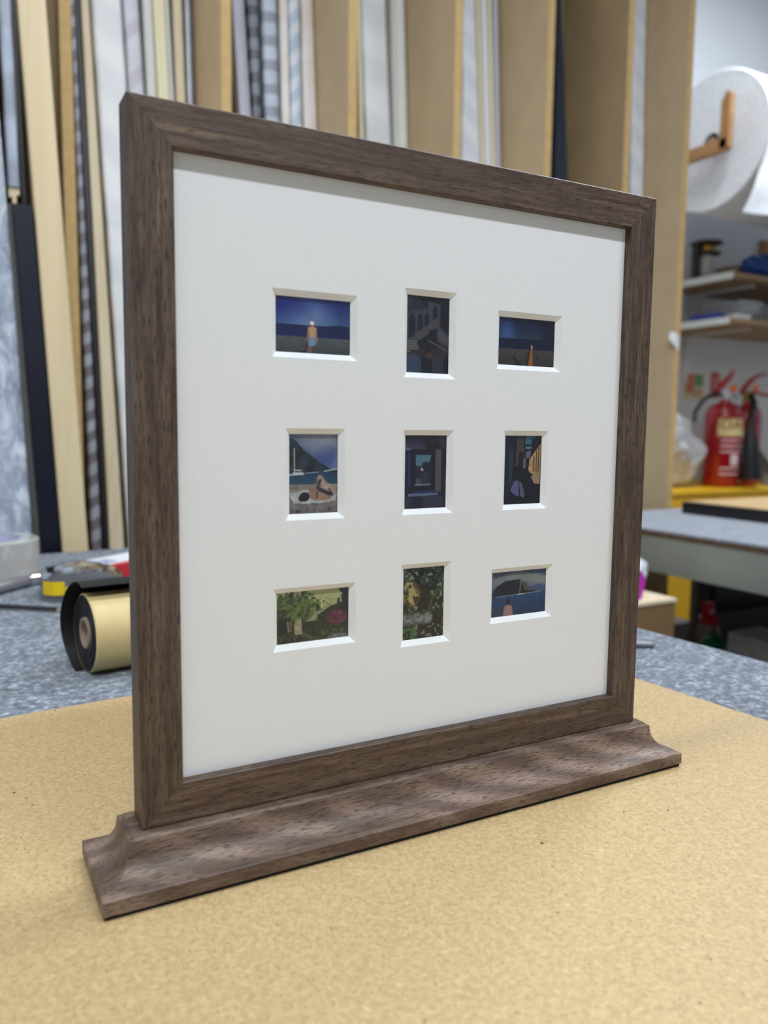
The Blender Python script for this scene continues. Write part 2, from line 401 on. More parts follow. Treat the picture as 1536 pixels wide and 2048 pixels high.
# ------------------------------------------------------------------ the nine photographs (flat prints, some glass reflections painted in)
rng = np.random.default_rng(3)
class Pic:
    def __init__(s, portrait):
        s.w, s.h = (110, 165) if portrait else (165, 110)
        v, u = np.mgrid[0:s.h, 0:s.w]; s.u = u/(s.w-1); s.v = v/(s.h-1); s.asp = s.w/s.h
        s.a = np.zeros((s.h, s.w, 3))
    def put(s, m, c):
        m = np.clip(m, 0, 1)[..., None]; s.a = s.a*(1-m)+np.array(c, float)*m
    def grad(s, c0, c1, v0=0, v1=1):
        t = np.clip((s.v-v0)/(v1-v0), 0, 1)[..., None]; m = ((s.v >= v0) & (s.v <= v1))[..., None]
        s.a = np.where(m, np.array(c0)*(1-t)+np.array(c1)*t, s.a)
    def ell(s, cx, cy, rx, ry, c, rot=0, op=1, soft=0.15):
        x = (s.u-cx)*s.asp; y = s.v-cy; X = x*math.cos(rot)+y*math.sin(rot); Y = -x*math.sin(rot)+y*math.cos(rot)
        d = np.sqrt((X/(rx*s.asp))**2+(Y/ry)**2); s.put(np.clip((1-d)/soft+.5, 0, 1)*op, c)
    def poly(s, pts, c, op=1, nz=0):
        ins = np.zeros(s.u.shape, bool); n = len(pts)
        for k in range(n):
            (x0, y0), (x1, y1) = pts[k], pts[(k+1) % n]
            if y0 == y1: continue
            cr = ((y0 > s.v) != (y1 > s.v)) & (s.u < (x1-x0)*(s.v-y0)/(y1-y0)+x0); ins ^= cr
        s.put(ins*op, c); return ins
    def line(s, x0, y0, x1, y1, wd, c, op=1):
        dx, dy = (x1-x0)*s.asp, y1-y0; L = dx*dx+dy*dy
        px, py = (s.u-x0)*s.asp, s.v-y0; t = np.clip((px*dx+py*dy)/L, 0, 1)
        d = np.hypot(px-t*dx, py-t*dy); s.put(np.clip(1.3-d/wd, 0, 1)*op, c)
    def nz(s, k, seed=0):
        r = np.random.default_rng(seed); g = r.random((int(k)+2, int(k*s.asp)+3))
        y = s.v*k; x = s.u*k*s.asp; i = y.astype(int); j = x.astype(int); fy = y-i; fx = x-j
        fy = fy*fy*(3-2*fy); fx = fx*fx*(3-2*fx)
        return (g[i, j]*(1-fx)+g[i, j+1]*fx)*(1-fy)+(g[i+1, j]*(1-fx)+g[i+1, j+1]*fx)*fy
    def tex(s, m, k, amp, seed=0):
        n = (s.nz(k, seed)*.6+s.nz(k*2.3, seed+1)*.4-.5)*2*amp; s.a = s.a*(1+m[..., None]*n[..., None])
def photo1():
    p = Pic(False); p.grad((10, 22, 98), (58, 84, 132), 0, .5); s0 = p.v < .5
    p.ell(.45, .38, .26, .32, (122, 150, 190), 0, .75, 1.3); p.ell(.22, .4, .14, .16, (104, 136, 180), 0, .5, 1.2); p.ell(.1, .1, .3, .3, (10, 26, 120), 0, .6, 1.3)  # soft sky glow takes in the glass reflection, painted into the print
    p.poly([(.62, .5), (.72, .475), (.85, .455), (1, .48), (1, .55), (.6, .55)], (16, 26, 52))
    p.grad((6, 14, 66), (10, 20, 84), .49, .7); p.grad((80, 84, 86), (52, 58, 60), .7, 1)
    p.tex(p.v > .7, 40, .25, 4); p.tex(s0, 5, .12, 8)
    p.ell(.37, .985, .03, .05, (28, 30, 34)); p.line(.415, .84, .415, .93, .03, (30, 32, 40))
    p.poly([(.43, .82), (.5, .82), (.47, 1), (.41, 1)], (112, 84, 66)); p.poly([(.49, .82), (.52, .82), (.52, 1), (.49, 1)], (66, 52, 48))
    p.poly([(.445, .68), (.525, .68), (.535, .83), (.49, .86), (.43, .85)], (112, 140, 166))
    p.poly([(.43, .515), (.535, .515), (.525, .7), (.45, .7)], (186, 152, 112)); p.line(.432, .53, .425, .74, .022, (150, 118, 88)); p.line(.535, .53, .545, .76, .02, (160, 126, 94))
    p.ell(.485, .475, .024, .045, (176, 134, 104)); p.ell(.482, .445, .03, .032, (232, 226, 214)); return p
def photo2():
    p = Pic(True); p.a[:] = (6, 8, 20); p.poly([(0, 0), (.2, 0), (.4, .1), (.4, .22), (0, .22)], (42, 52, 62)); p.poly([(.2, .03), (.42, .12), (.42, .2), (0, .21)], (32, 38, 50))
    p.poly([(0, .25), (.1, .22), (.5, .15), (.5, .06), (.78, .1), (.78, .38), (1, .5), (1, .66), (.72, .58), (.72, .4), (.25, .58), (.2, .66), (0, .7)], (62, 58, 70))
    for (x, y, rx, ry) in ((.13, .36, .08, .13), (.32, .32, .065, .09), (.47, .29, .055, .075), (.67, .2, .06, .08)):
        p.ell(x, y, rx, ry, (18, 22, 40)); p.poly([(x-rx, y), (x+rx, y), (x+rx, y+ry*1.1), (x-rx, y+ry*1.6)], (18, 22, 40))
    p.poly([(.22, .5), (.72, .26), (.72, .4), (.24, .6)], (72, 64, 72)); p.poly([(.28, .6), (.7, .4), (.68, .66), (.4, .7)], (14, 18, 28))
    p.poly([(.52, .44), (.72, .4), (.7, .6), (.55, .56)], (12, 16, 30)); p.poly([(.75, .42), (.98, .52), (.98, .62), (.73, .55)], (70, 66, 72))
    for k in range(5): p.poly([(.02, .58+k*.033), (.24+k*.02, .58+k*.033), (.26+k*.02, .6+k*.033), (.02, .6+k*.033)], (98, 98, 94))
    p.poly([(.1, .7), (.95, .66), (.98, .75), (.1, .8)], (44, 34, 40)); p.line(.52, .57, .98, .7, .012, (92, 88, 86)); p.poly([(.72, .57), (.98, .63), (.98, .7), (.72, .6)], (34, 38, 40))
    p.ell(.13, .9, .26, .15, (48, 60, 84)); p.poly([(.6, .78), (.88, .73), (.86, 1), (.6, 1)], (40, 42, 56))
    p.ell(.49, .68, .07, .09, (10, 12, 18)); p.ell(.55, .78, .09, .06, (66, 46, 48)); p.poly([(.36, .8), (.6, .8), (.63, 1), (.34, 1)], (10, 14, 26)); return p
def photo3():
    p = Pic(False); p.grad((6, 12, 56), (40, 54, 74), 0, .45); p.ell(.15, .35, .12, .25, (58, 90, 150), 0, .8, 1.2); p.ell(.97, .2, .2, .5, (4, 6, 24), 0, .8, 1)  # blue glow and dark right end: glass reflection painted into the print
    p.poly([(.2, .46), (.3, .42), (.4, .44), (.5, .41), (.62, .44), (.8, .45), (.8, .5), (.2, .5)], (24, 32, 54))
    p.grad((6, 10, 42), (8, 12, 52), .44, .65); p.grad((66, 60, 56), (48, 46, 44), .65, 1); p.tex(p.v > .65, 34, .35, 5)
    p.poly([(.25, .8), (.3, .82), (.45, 1), (.35, 1)], (16, 16, 34)); p.ell(.7, .8, .025, .03, (30, 26, 24)); p.ell(.78, .88, .02, .02, (60, 36, 28))
    p.poly([(.54, .6), (.6, .58), (.62, 1), (.52, 1)], (150, 84, 32)); p.line(.545, .7, .52, 1, .03, (20, 16, 20)); p.ell(.585, .6, .025, .05, (190, 140, 108)); p.ell(.56, .62, .022, .06, (26, 18, 20)); return p
def photo4():
    p = Pic(True); p.grad((84, 96, 124), (54, 76, 140), 0, .45); n = p.nz(4, 2)*.6+p.nz(9, 3)*.4; p.put(np.clip((n-.38)*3.5, 0, 1)*(p.v < .45)*.85, (138, 144, 156)); p.ell(.55, .1, .35, .12, (142, 146, 154), 0, .7, 1.2)
    p.poly([(0, .05), (.12, .07), (.3, .2), (.5, .3), (.7, .38), (.87, .45), (.7, .5), (0, .52)], (28, 36, 44)); m = (p.v < .5) & (p.a[..., 0] < 40); p.tex(m, 16, .8, 6)
    p.line(.25, .16, .72, .4, .008, (86, 84, 80), .5); p.grad((24, 50, 84), (34, 74, 96), .48, .64); p.line(.72, .47, .98, .445, .01, (170, 186, 190)); p.line(0, .51, .3, .5, .012, (182, 190, 196)); p.line(.35, .49, .6, .48, .008, (140, 150, 160))
    p.line(.115, .18, .12, .49, .006, (214, 212, 206)); p.line(.12, .45, .25, .455, .01, (196, 198, 198)); p.line(.1, .49, .28, .49, .014, (206, 208, 206))
    p.grad((134, 122, 112), (96, 92, 92), .63, 1); p.tex(p.v > .63, 14, .2, 9)
    p.poly([(0, .74), (.3, .7), (.98, .74), (.95, .84), (.55, .88), (.1, .86)], (168, 172, 168)); p.poly([(.6, .6), (.95, .64), (.98, .78), (.75, .76)], (150, 136, 122))
    p.poly([(.4, .72), (.62, .66), (.8, .74), (.86, .8), (.8, .83), (.5, .83), (.38, .78)], (150, 116, 98)); p.line(.6, .7, .63, .56, .045, (140, 108, 92)); p.line(.63, .55, .82, .7, .04, (168, 146, 132)); p.line(.58, .68, .64, .58, .02, (48, 38, 40))
    p.line(.64, .7, .85, .76, .028, (26, 28, 38)); p.tex(p.v > .66, 20, .16, 21); p.line(.82, .69, .9, .77, .01, (26, 24, 34)); p.line(.58, .73, .57, .8, .01, (40, 26, 34)); p.ell(.32, .785, .10, .058, (14, 14, 28), -.2); p.ell(.27, .80, .07, .045, (16, 14, 26), .3)
    p.ell(.18, .965, .05, .018, (52, 48, 50)); p.ell(.82, .95, .03, .02, (60, 56, 56)); p.line(.03, .67, .2, .675, .008, (92, 82, 80)); p.line(.45, .87, .6, .88, .008, (60, 54, 54)); return p
def photo5():
    p = Pic(True); p.a[:] = (20, 18, 34); p.grad((12, 12, 24), (60, 58, 78), 0, .2); p.tex(p.v < 2, 14, .4, 3)
    p.poly([(.55, 0), (1, 0), (1, .22), (.75, .02)], (58, 38, 52)); p.poly([(.45, .05), (.8, .12), (.98, .2), (.95, .25), (.5, .2)], (30, 18, 28))
    p.poly([(.74, .2), (.88, .2), (.88, .78), (.74, .76)], (80, 70, 76)); p.line(.0, .2, .14, .2, .015, (110, 108, 142)); p.poly([(0, .21), (.16, .2), (.24, .78), (0, .8)], (12, 12, 40)); p.poly([(.1, .22), (.14, .22), (.14, .7), (.1, .7)], (34, 36, 80))
    p.poly([(.16, .19), (.72, .19), (.72, .76), (.2, .78)], (8, 8, 26)); p.poly([(.27, .27), (.64, .27), (.63, .68), (.27, .69)], (24, 30, 44)); p.grad((0, 0, 0), (0, 0, 0), 2, 3)
    p.poly([(.27, .27), (.64, .27), (.6, .36), (.4, .42), (.27, .42)], (76, 112, 130)); p.ell(.43, .46, .04, .025, (190, 174, 170)); p.ell(.5, .42, .09, .06, (16, 20, 32), 0, .8); p.ell(.5, .58, .06, .09, (44, 40, 56), 0, .8)
    p.poly([(.28, .59), (.4, .59), (.4, .67), (.28, .67)], (62, 72, 78)); p.line(.27, .675, .62, .67, .01, (130, 138, 140)); p.poly([(.1, .79), (.8, .78), (.8, .82), (.1, .83)], (88, 96, 128)); p.poly([(.22, .76), (.72, .75), (.76, .79), (.2, .79)], (32, 44, 86))
    m = p.v > .83; p.put(m*1.0, (16, 18, 40)); n = p.nz(9, 7); p.put((n > .62)*m*.7, (52, 50, 66)); return p
def photo6():
    p = Pic(True); p.a[:] = (8, 8, 20); p.poly([(0, 0), (.3, 0), (.26, .7), (0, 1)], (16, 24, 40)); p.poly([(.14, .2), (.25, .2), (.22, .65), (.14, .7)], (48, 60, 66), .7)
    p.poly([(.33, 0), (.5, 0), (.55, .3), (.48, .48), (.31, .45)], (66, 58, 58)); p.poly([(.4, .24), (.52, .24), (.52, .46), (.38, .44)], (24, 20, 26)); p.poly([(.55, 0), (.86, 0), (.78, .14), (.56, .16)], (54, 96, 120))
    p.line(.58, .15, .75, .15, .02, (14, 18, 26)); p.poly([(.57, .16), (.74, .16), (.74, .2), (.57, .2)], (96, 112, 122)); p.poly([(.58, .24), (.72, .22), (.7, .33), (.58, .33)], (92, 94, 130)); p.poly([(.74, .05), (1, 0), (1, .12), (.78, .3), (.72, .22)], (18, 12, 24))
    p.poly([(.68, .35), (.98, .12), (.98, .62), (.66, .5)], (170, 138, 92)); p.tex((p.u > .66)&(p.v > .2)&(p.v < .6), 12, .25, 2)
    for x in (.8, .87, .93): p.line(x, .3-(x-.8), x, .52, .012, (60, 44, 36))
    p.poly([(.66, .5), (.98, .62), (.98, .71), (.82, .7), (.72, .58)], (150, 124, 100)); p.poly([(.52, .33), (.58, .33), (.58, .48), (.52, .48)], (104, 96, 84)); p.poly([(.6, .5), (.8, .58), (.72, .6), (.6, .55)], (10, 8, 14))
    p.ell(.38, .56, .15, .12, (8, 8, 16)); p.poly([(.28, .66), (.4, .65), (.42, .88), (.3, .86), (.19, .8)], (84, 86, 126)); p.poly([(.42, .66), (.5, .7), (.58, .86), (.55, .9), (.46, .88)], (92, 84, 104)); return p
def photo7():
    p = Pic(False); p.grad((172, 174, 124), (150, 152, 110), 0, .5); n = p.nz(13, 5)*.5+p.nz(30, 6)*.5
    p.put(p.v > .55, (26, 36, 36)); d = np.hypot((p.u-.27)/.4, (p.v-.34)/.32)+(n-.5)*.9; m = np.clip((1-d)*6, 0, 1); p.put(m, (70, 86, 52)); p.put(m*(n > .55)*.7, (96, 116, 60)); p.put(m*(n < .4)*.8, (34, 50, 40))
    p.poly([(.4, .6), (.5, .5), (.62, .42), (.6, .5), (.55, .6)], (138, 138, 112)); p.poly([(.56, .5), (.75, .34), (1, .28), (1, 1), (.5, 1)], (34, 46, 38)); n2 = p.nz(18, 8)
    p.put(((p.u > .84)&(p.v < .5))*np.clip((p.u-.84-(n2-.5)*.15)*30, 0, 1), (22, 32, 42)); d = np.hypot((p.u-.84)/.17, (p.v-.58)/.16)+(n-.5)*.7; p.put(np.clip((1-d)*6, 0, 1), (74, 38, 56)); p.put(np.clip((1-d)*6, 0, 1)*(n > .55), (104, 50, 74))
    p.put((p.v > .72)*(n > .5)*.8, (46, 60, 40)); p.put((p.v > .8)*(n2 > .6)*.6, (84, 96, 62)); p.poly([(0, .5), (.2, .5), (.15, .8), (0, .85)], (18, 26, 32)); p.poly([(.24, .66), (.28, .52), (.33, .54), (.34, .84), (.25, .84)], (128, 118, 92)); p.poly([(.24, .66), (.33, .5), (.34, .6), (.35, .84), (.26, .84)], (150, 140, 112)); p.line(.155, .58, .17, .76, .02, (136, 134, 108)); p.line(.19, .6, .2, .76, .012, (120, 120, 96))
    p.poly([(.7, .95), (.78, .9), (.98, .92), (.98, 1), (.72, 1)], (98, 104, 102)); p.tex(p.v > .2, 40, .3, 3); return p
def photo8():
    p = Pic(True); n = p.nz(14, 1)*.5+p.nz(34, 2)*.5; n2 = p.nz(26, 3); p.a[:] = (22, 30, 26); p.put((n > .52)*.8, (56, 72, 52)); p.put((n2 > .72)*.9, (118, 134, 106)); p.put((n < .42), (8, 12, 14))
    p.put(np.clip((1-np.hypot((p.u-.5)/.22, (p.v-.42)/.2))*4, 0, 1)*.8, (12, 12, 14)); m = np.clip((1-np.hypot((p.u-.2)/.25, (p.v-.36)/.19))*5, 0, 1); p.put(m, (104, 92, 56)); p.put(m*(n2 > .5), (164, 148, 98)); p.put(m*(n < .42), (50, 44, 30))
    m = np.clip((p.v-.62-(n-.5)*.15)*12, 0, 1)*np.clip((.82-p.v)*12, 0, 1)*(p.u < .72); p.put(m, (104, 110, 112)); p.put(m*(n2 > .6)*.6, (146, 152, 150)); m = (p.v > .84)*(p.u < .32); p.put(m*(n2 > .4)*.9, (62, 98, 66)); p.put((p.v > .8)*(p.u > .4)*(n2 > .66), (96, 104, 100)); p.put(((p.v > .8)&(p.u > .38)&(n2 < .5))*1.0, (20, 22, 28)); return p
def photo9():
    p = Pic(False); p.grad((66, 78, 104), (62, 80, 116), 0, .55); n = p.nz(4, 3)*.6+p.nz(9, 2)*.4; m = np.clip((1-np.abs((p.v-.16-(p.u-.5)**2*.5)/.14))*2, 0, 1)*(n*.8+.3); p.put(m, (140, 142, 128)); p.ell(.85, .3, .25, .06, (128, 134, 140), -.15, .6, .9)
    p.poly([(0, .54), (.1, .32), (.25, .22), (.5, .2), (.62, .3), (.72, .42), (.82, .5), (.6, .54)], (24, 26, 34)); p.poly([(.5, .2), (.62, .3), (.72, .42), (.8, .49), (.62, .47), (.56, .34)], (74, 76, 66))
    p.poly([(.95, .52), (1, .49), (1, .56), (.9, .55)], (30, 44, 66)); p.grad((34, 66, 104), (26, 44, 70), .545, 1); p.tex(p.v > .55, 26, .25, 4); p.line(.1, .555, .9, .52, .008, (136, 140, 124)); p.line(.525, .25, .52, .53, .007, (200, 184, 140)); p.line(.48, .545, .6, .53, .014, (196, 190, 160))
    p.poly([(.25, .78), (.31, .74), (.37, .78), (.37, 1), (.25, 1)], (150, 116, 108)); p.line(.25, .8, .235, 1, .03, (140, 110, 104)); p.line(.37, .8, .385, .98, .028, (144, 112, 104)); p.ell(.31, .67, .03, .07, (22, 18, 26)); return p
pm = NT('photo_print', 0.28); at_ = pm.n('ShaderNodeAttribute'); at_.attribute_name = 'print'; pm.l(at_.outputs['Color'], pm.b.inputs['Base Color'])
plabs = ['man in white cap and blue shorts on a beach', 'white arched stairway in a courtyard', 'person in orange dress on a dark beach', 'person lying on a beach below a headland and yacht',
         'dark window with a stone sill', 'narrow street with a person in a white shirt', 'garden tree with pink blossom', 'sunlit leafy garden path', 'bather facing a headland and yacht']
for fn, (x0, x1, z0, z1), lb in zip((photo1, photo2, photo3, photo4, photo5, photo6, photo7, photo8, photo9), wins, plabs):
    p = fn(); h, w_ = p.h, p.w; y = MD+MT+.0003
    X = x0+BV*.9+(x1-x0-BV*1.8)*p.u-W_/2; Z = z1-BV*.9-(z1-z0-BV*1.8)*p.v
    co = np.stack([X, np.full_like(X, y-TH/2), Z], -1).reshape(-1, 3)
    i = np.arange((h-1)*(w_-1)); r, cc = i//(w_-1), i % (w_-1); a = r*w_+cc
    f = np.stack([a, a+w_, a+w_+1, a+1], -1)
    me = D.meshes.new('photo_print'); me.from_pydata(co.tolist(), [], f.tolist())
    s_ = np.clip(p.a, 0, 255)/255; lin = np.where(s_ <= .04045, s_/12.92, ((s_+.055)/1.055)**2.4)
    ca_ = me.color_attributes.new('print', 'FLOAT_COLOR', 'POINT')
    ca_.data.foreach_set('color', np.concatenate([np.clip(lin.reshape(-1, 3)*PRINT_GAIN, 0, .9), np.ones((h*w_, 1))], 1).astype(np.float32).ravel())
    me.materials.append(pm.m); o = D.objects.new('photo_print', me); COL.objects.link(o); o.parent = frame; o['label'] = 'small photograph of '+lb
# ------------------------------------------------------------------ moulding rack
rack = thing('moulding_rack', (0.84, 1.4, FZ), 'tall brown board rack whose upright dividers separate the stacked frame mouldings', 'rack')
DX = [-.345, -.105, .134, .397, .642, .879, 1.115, 1.346, 1.54]
for x in DX:
    d = MB().box(x-.018, x, 1.1012, 1.7, FZ, 1.75).build('divider', 'panel_shaded' if x == 1.346 else 'panel_mdf', rack)
    MB().box(x-.018, x, 1.1, 1.1012, FZ, 1.75).build('sawn_edge', 'panel_edge', d)
MB().box(DX[0]-.018, 1.54, 1.7, 1.712, FZ, 1.75).build('back_panel', 'rack_back', rack)
for a, b in zip(DX[3:-2], DX[4:-1]):
    MB().box(a+.0005, b-.0185, 1.115, 1.695, 0.43, 0.448).build('shelf', 'panel_mdf', rack)

AB = {0: (1.03, 0), 1: (1.2, .07), 2: (1.165, .09), 3: (1.222, .07), 4: (1.19, .0695), 5: (1.218, .0444), 6: (1.188, .0386)}
def profile(kind, w_, d):
    h = w_/2
    if kind == 'flat': c = min(.002, w_*.2); P = [(-h+c, 0), (h-c, 0), (h, c), (h, d), (-h, d), (-h, c)]
    elif kind == 'round': P = [(-h, d)]+[(-h*math.cos(a), h*.55*(1-math.sin(a))) for a in [PI*k/12 for k in range(13)]]+[(h, d)]
    elif kind == 'scoop': P = [(-h, d), (-h, .0), (-h*.75, 0)]+[(-h*.75+h*1.5*k/6, .006*math.sin(PI*k/6)) for k in range(1, 6)]+[(h*.75, 0), (h, 0.001), (h, d)]
    elif kind == 'step': P = [(-h, d), (-h, 0), (-h*.2, 0), (-h*.15, .004), (h*.5, .004), (h*.55, .009), (h, .009), (h, d)]
    else:                                     # wrapped: soft corners
        r = min(.006, h*.6); P = []
        for cx, cy, a0 in ((-h+r, r, PI), (h-r, r, 1.5*PI), (h-r, d-r, 0), (-h+r, d-r, .5*PI)):
            P += [(cx+r*math.cos(a0+a), cy+r*math.sin(a0+a)) for a in (0, PI/6, PI/3, PI/2)]
    return P
def moulding(k, x0, lean, w_, kind, mat, name, lab, z0=0.45, z1=1.4, d=.03, sq=.0015, cat='moulding', group=None, wt=None, dy0=0):
    a, b = AB[k]; a += dy0; mb = MB(); n = len(profile(kind, w_-sq, d))
    segs = 60 if kind == 'wrap' else 1; vs = []
    for i in range(segs+1):
        z = z0+(z1-z0)*i/segs; P = profile(kind, (w_+((wt or w_)-w_)*i/segs)-sq, d)
        for (px, py) in P:
            dx = dy = 0
            if kind == 'wrap' and 0 < i < segs:
                q = mnoise.noise(Vector((px*40+k*9, py*40, z*16+x0*50))); dy = q*.0025; dx = q*.0009*(1 if px > 0 else -1)
            vs.append((x0+lean*z+px+dx, a+b*z+py+dy, z))
    fs = [(i*n+j, i*n+(j+1) % n, (i+1)*n+(j+1) % n, (i+1)*n+j) for i in range(segs) for j in range(n)]
    fs += [tuple(range(n-1, -1, -1)), tuple(range(segs*n, segs*n+n))]
    o = mb.faces(vs, fs).build(name, mat, loc=(x0+lean*z0, a+b*z0, z0), angle=30)
    return tag(o, lab, cat, group)
G = 'frame mouldings standing in the rack'
F0 = FZ
mould = [
 (0, .0656, -.0234, .0094, None, 'flat', 'black_fin', 'moulding_length', 'thin black moulding right beside the grey wrapped length at far left', F0),
 (0, .1082, -.0469, .0405, None, 'flat', 'wood_light', 'moulding_length', 'wide bare pale wood moulding leaning left, in front of the leftmost rack divider', F0),
 (1, .1668, -.0074, .0285, .0035, 'wrap', 'w_stripe', 'wrapped_moulding', 'narrow moulding in grey banded wrap, right of the leftmost divider', F0),
 (1, .1825, -.0153, .0099, None, 'flat', 'black_fin', 'moulding_length', 'black moulding between the grey banded wrap and a narrow pale one', F0),
 (1, .2017, -.0217, .0380, .0090, 'flat', 'wood_cream', 'moulding_length', 'narrow pale wood moulding left of the broad white foam wrapped one', F0),
 (1, .2498, -.0327, .0540, None, 'wrap', 'w_foam', 'wrapped_moulding', 'broad white foam wrapped bundle just left of the picture frame top corner', F0),
 (1, .2907, -.0300, .0305, None, 'wrap', 'w_lilac', 'wrapped_moulding', 'lilac grey moulding with slanting bands, behind the frame top left corner', .45),
 (1, .3092, -.0180, .0185, None, 'flat', 'offwhite', 'moulding_length', 'plain off-white moulding left of the pale yellow one', .45),
 (1, .3332, -.0200, .0247, None, 'step', 'wood_yellow', 'moulding_length', 'pale yellow stepped moulding', .45),
 (1, .3495, -.0215, .0062, None, 'flat', 'white_fin', 'moulding_length', 'very thin white moulding touching the pale yellow one', .45),
 (1, .3540, -.0060, .0185, None, 'flat', 'wood_cream', 'moulding_length', 'cream wood moulding beside a silver rounded one', .45),
 (1, .3690, 0.0, .0178, None, 'round', 'silver_fin', 'moulding_length', 'silver grey rounded moulding against the second visible divider', .45),
 (2, .4921, -.0300, .0235, None, 'scoop', 'lilac_fin', 'moulding_length', 'plain lilac white moulding right of the second visible divider', .45),
 (2, .4975, -.0050, .0120, .0350, 'wrap', 'w_dark', 'wrapped_moulding', 'dark slate moulding with mottled wrap', .45),
 (2, .5180, .0080, .0330, None, 'wrap', 'w_blue', 'wrapped_moulding', 'blue grey moulding with horizontal dark bands', .45),
 (2, .5440, .0120, .0187, None, 'flat', 'w_cream', 'moulding_length', 'narrow cream strip between the two bluish wrapped mouldings', .45),
 (2, .5660, .0130, .0250, None, 'wrap', 'w_diag', 'wrapped_moulding', 'pale blue moulding with fine slanting stripes', .45),
 (2, .6025, .0055, .0360, .0220, 'wrap', 'w_cream', 'wrapped_moulding', 'cream white wrapped moulding leaning by a shadowed brown divider', .45),
 (3, .7440, -.0003, .0097, None, 'flat', 'wood_yellow', 'moulding_length', 'thin cream strip against the left of a white paper wrapped moulding', .45),
 (3, .8002, -.0180, .0620, None, 'wrap', 'w_white', 'wrapped_moulding', 'wide white paper wrapped moulding above the middle of the frame top rail', .45),
 (3, .8439, -.0040, .0350, None, 'scoop', 'offwhite', 'moulding_length', 'off-white hollow moulding right of the wide white paper wrapped one', .45),
 (4, .9996, .0080, .0700, .0200, 'wrap', 'w_wblue', 'wrapped_moulding', 'bluish white wrapped moulding left of four thin strips', .45),
 (4, 1.0500, -.0157, .0083, None, 'flat', 'wood_yellow', 'moulding_length', 'leftmost thin yellow strip of the four narrow strips', .45),
 (4, 1.0640, -.0134, .0180, None, 'flat', 'white_fin', 'moulding_length', 'white strip between two thin cream yellow strips', .45),
 (4, 1.0785, -.0116, .0092, None, 'flat', 'wood_yellow', 'moulding_length', 'second thin cream yellow strip, right of the white strip', .45),
 (4, 1.0864, -.0026, .0190, None, 'step', 'lilac_fin', 'moulding_length', 'pale lilac strip, rightmost of the four narrow strips', .45),
 (5, 1.2930, -.0159, .0750, .0060, 'step', 'navy2', 'moulding_length', 'dark navy moulding leaning in the bin right of centre', .45),
 (6, 1.4940, .0030, .0440, None, 'wrap', 'w_wblue', 'wrapped_moulding', 'white wrapped moulding against the rightmost divider', F0),
]
for (k, x, l, w_, wt, kind, mt, nm, lab, z0) in mould:
    moulding(k, x, l, w_, kind, mt, nm, lab, z0 if z0 != .45 else .449, group=G, wt=wt, dy0=.031 if lab.startswith('thin black') else 0)
o = moulding(5, 1.3150, 0.0, .024, 'flat', 'olive_fin', 'moulding_length', 'olive grey moulding half behind the dark navy one', .449, group=G)
o.location.y += .045; o.location.x -= .004

# far left: a short wrapped length standing on top of a dark one
moulding(0, .0439, -.0123, .0185, 'wrap', 'w_grey', 'wrapped_moulding', 'grey plastic wrapped moulding at far left with splintered pale end', .545, group=G, d=.026)
mb = MB(); mb.box(.0300, .0345, 1.034, 1.052, .530, .5445).box(.0348, .0400, 1.034, 1.052, .5215, .5445).box(.0403, .0445, 1.034, 1.052, .534, .5445)
sp = mb.build('splintered_end', 'wood_light', loc=(.037, 1.04, .5215)); 
wg = [o for o in COL.objects if o.get('label', '').startswith('grey plastic wrapped moulding at far left')][0]
sp.parent = wg; sp.location = Vector((.037, 1.04, .5215))-wg.location
mb = MB(); P = [(.0340, 1.03), (.0610, 1.03), (.0610, 1.06), (.0340, 1.06)]
vs = []
for z, dx in ((FZ, .032), (.5205, -.0)):
    for (x, y) in P: vs.append((x+(.5205-z)*.0475-.0, y, z))
o = mb.faces(vs, [(0, 1, 2, 3), (7, 6, 5, 4), (0, 1, 5, 4), (1, 2, 6, 5), (2, 3, 7, 6), (3, 0, 4, 7)]).build('moulding_length', 'navy_fin', loc=(.10, 1.03, FZ))
tag(o, 'glossy navy black moulding under the splintered grey wrapped length at far left', 'moulding', G)
mb = MB(); vs = []
for z in (FZ, .5205):
    for (x, y) in [(.0240, 1.036), (.0330, 1.036), (.0330, 1.06), (.0240, 1.06)]: vs.append((x+(.5205-z)*.0475, y, z))
o = mb.faces(vs, [(0, 1, 2, 3), (7, 6, 5, 4), (0, 1, 5, 4), (1, 2, 6, 5), (2, 3, 7, 6), (3, 0, 4, 7)]).build('moulding_length', 'darkgrey_fin', loc=(.09, 1.036, FZ))
tag(o, 'brown grey strip along the left of the navy black moulding', 'moulding', G)

# silvery plastic bag of offcuts behind the bench, far left
t = NT('silvery_plastic', 0.25, 0.0)
f = t.noise(t.coord((1, 1, .45)), 40, 5, .7, 1.0)
t.col(t.ramp(f, [(.32, rgba((128, 138, 152))), (.5, rgba((172, 182, 196))), (.66, rgba((224, 230, 238)))])); t.bump(f, .9, .006)
t.b.inputs['Coat Weight'].default_value = .4
mb = MB(); NZ, NX = 70, 22; vs = []
for j in range(NZ+1):
    z = FZ+(.80-FZ)*j/NZ; xr = .0455-.039*max(z, 0)-.012*max(0, z-.55)*8*max(0, z-.55)+(0 if z > 0 else -.03*z)
    for i in range(NX+1):
        s_ = i/NX; x = -.30+(xr+.30)*s_
        bulge = (1-(2*s_-1)**4)*.022
        q = mnoise.noise(Vector((x*26, z*9, 1.7)))*.006+mnoise.noise(Vector((x*70, z*26, 4.7)))*.003
        vs.append((x, 1.024-bulge-q*(1-(2*s_-1)**6), z))
nf = len(vs)
vs += [(v[0], 1.027, v[2]) for v in vs[:]]
fs = []
for off, fl in ((0, 0), (nf, 1)):
    for j in range(NZ):
        for i in range(NX):
            a = off+j*(NX+1)+i; q = (a, a+1, a+NX+2, a+NX+1); fs.append(q)
for j in range(NZ):
    for i in (0, NX): a = j*(NX+1)+i; fs.append((a, a+NX+1, a+NX+1+nf, a+nf))
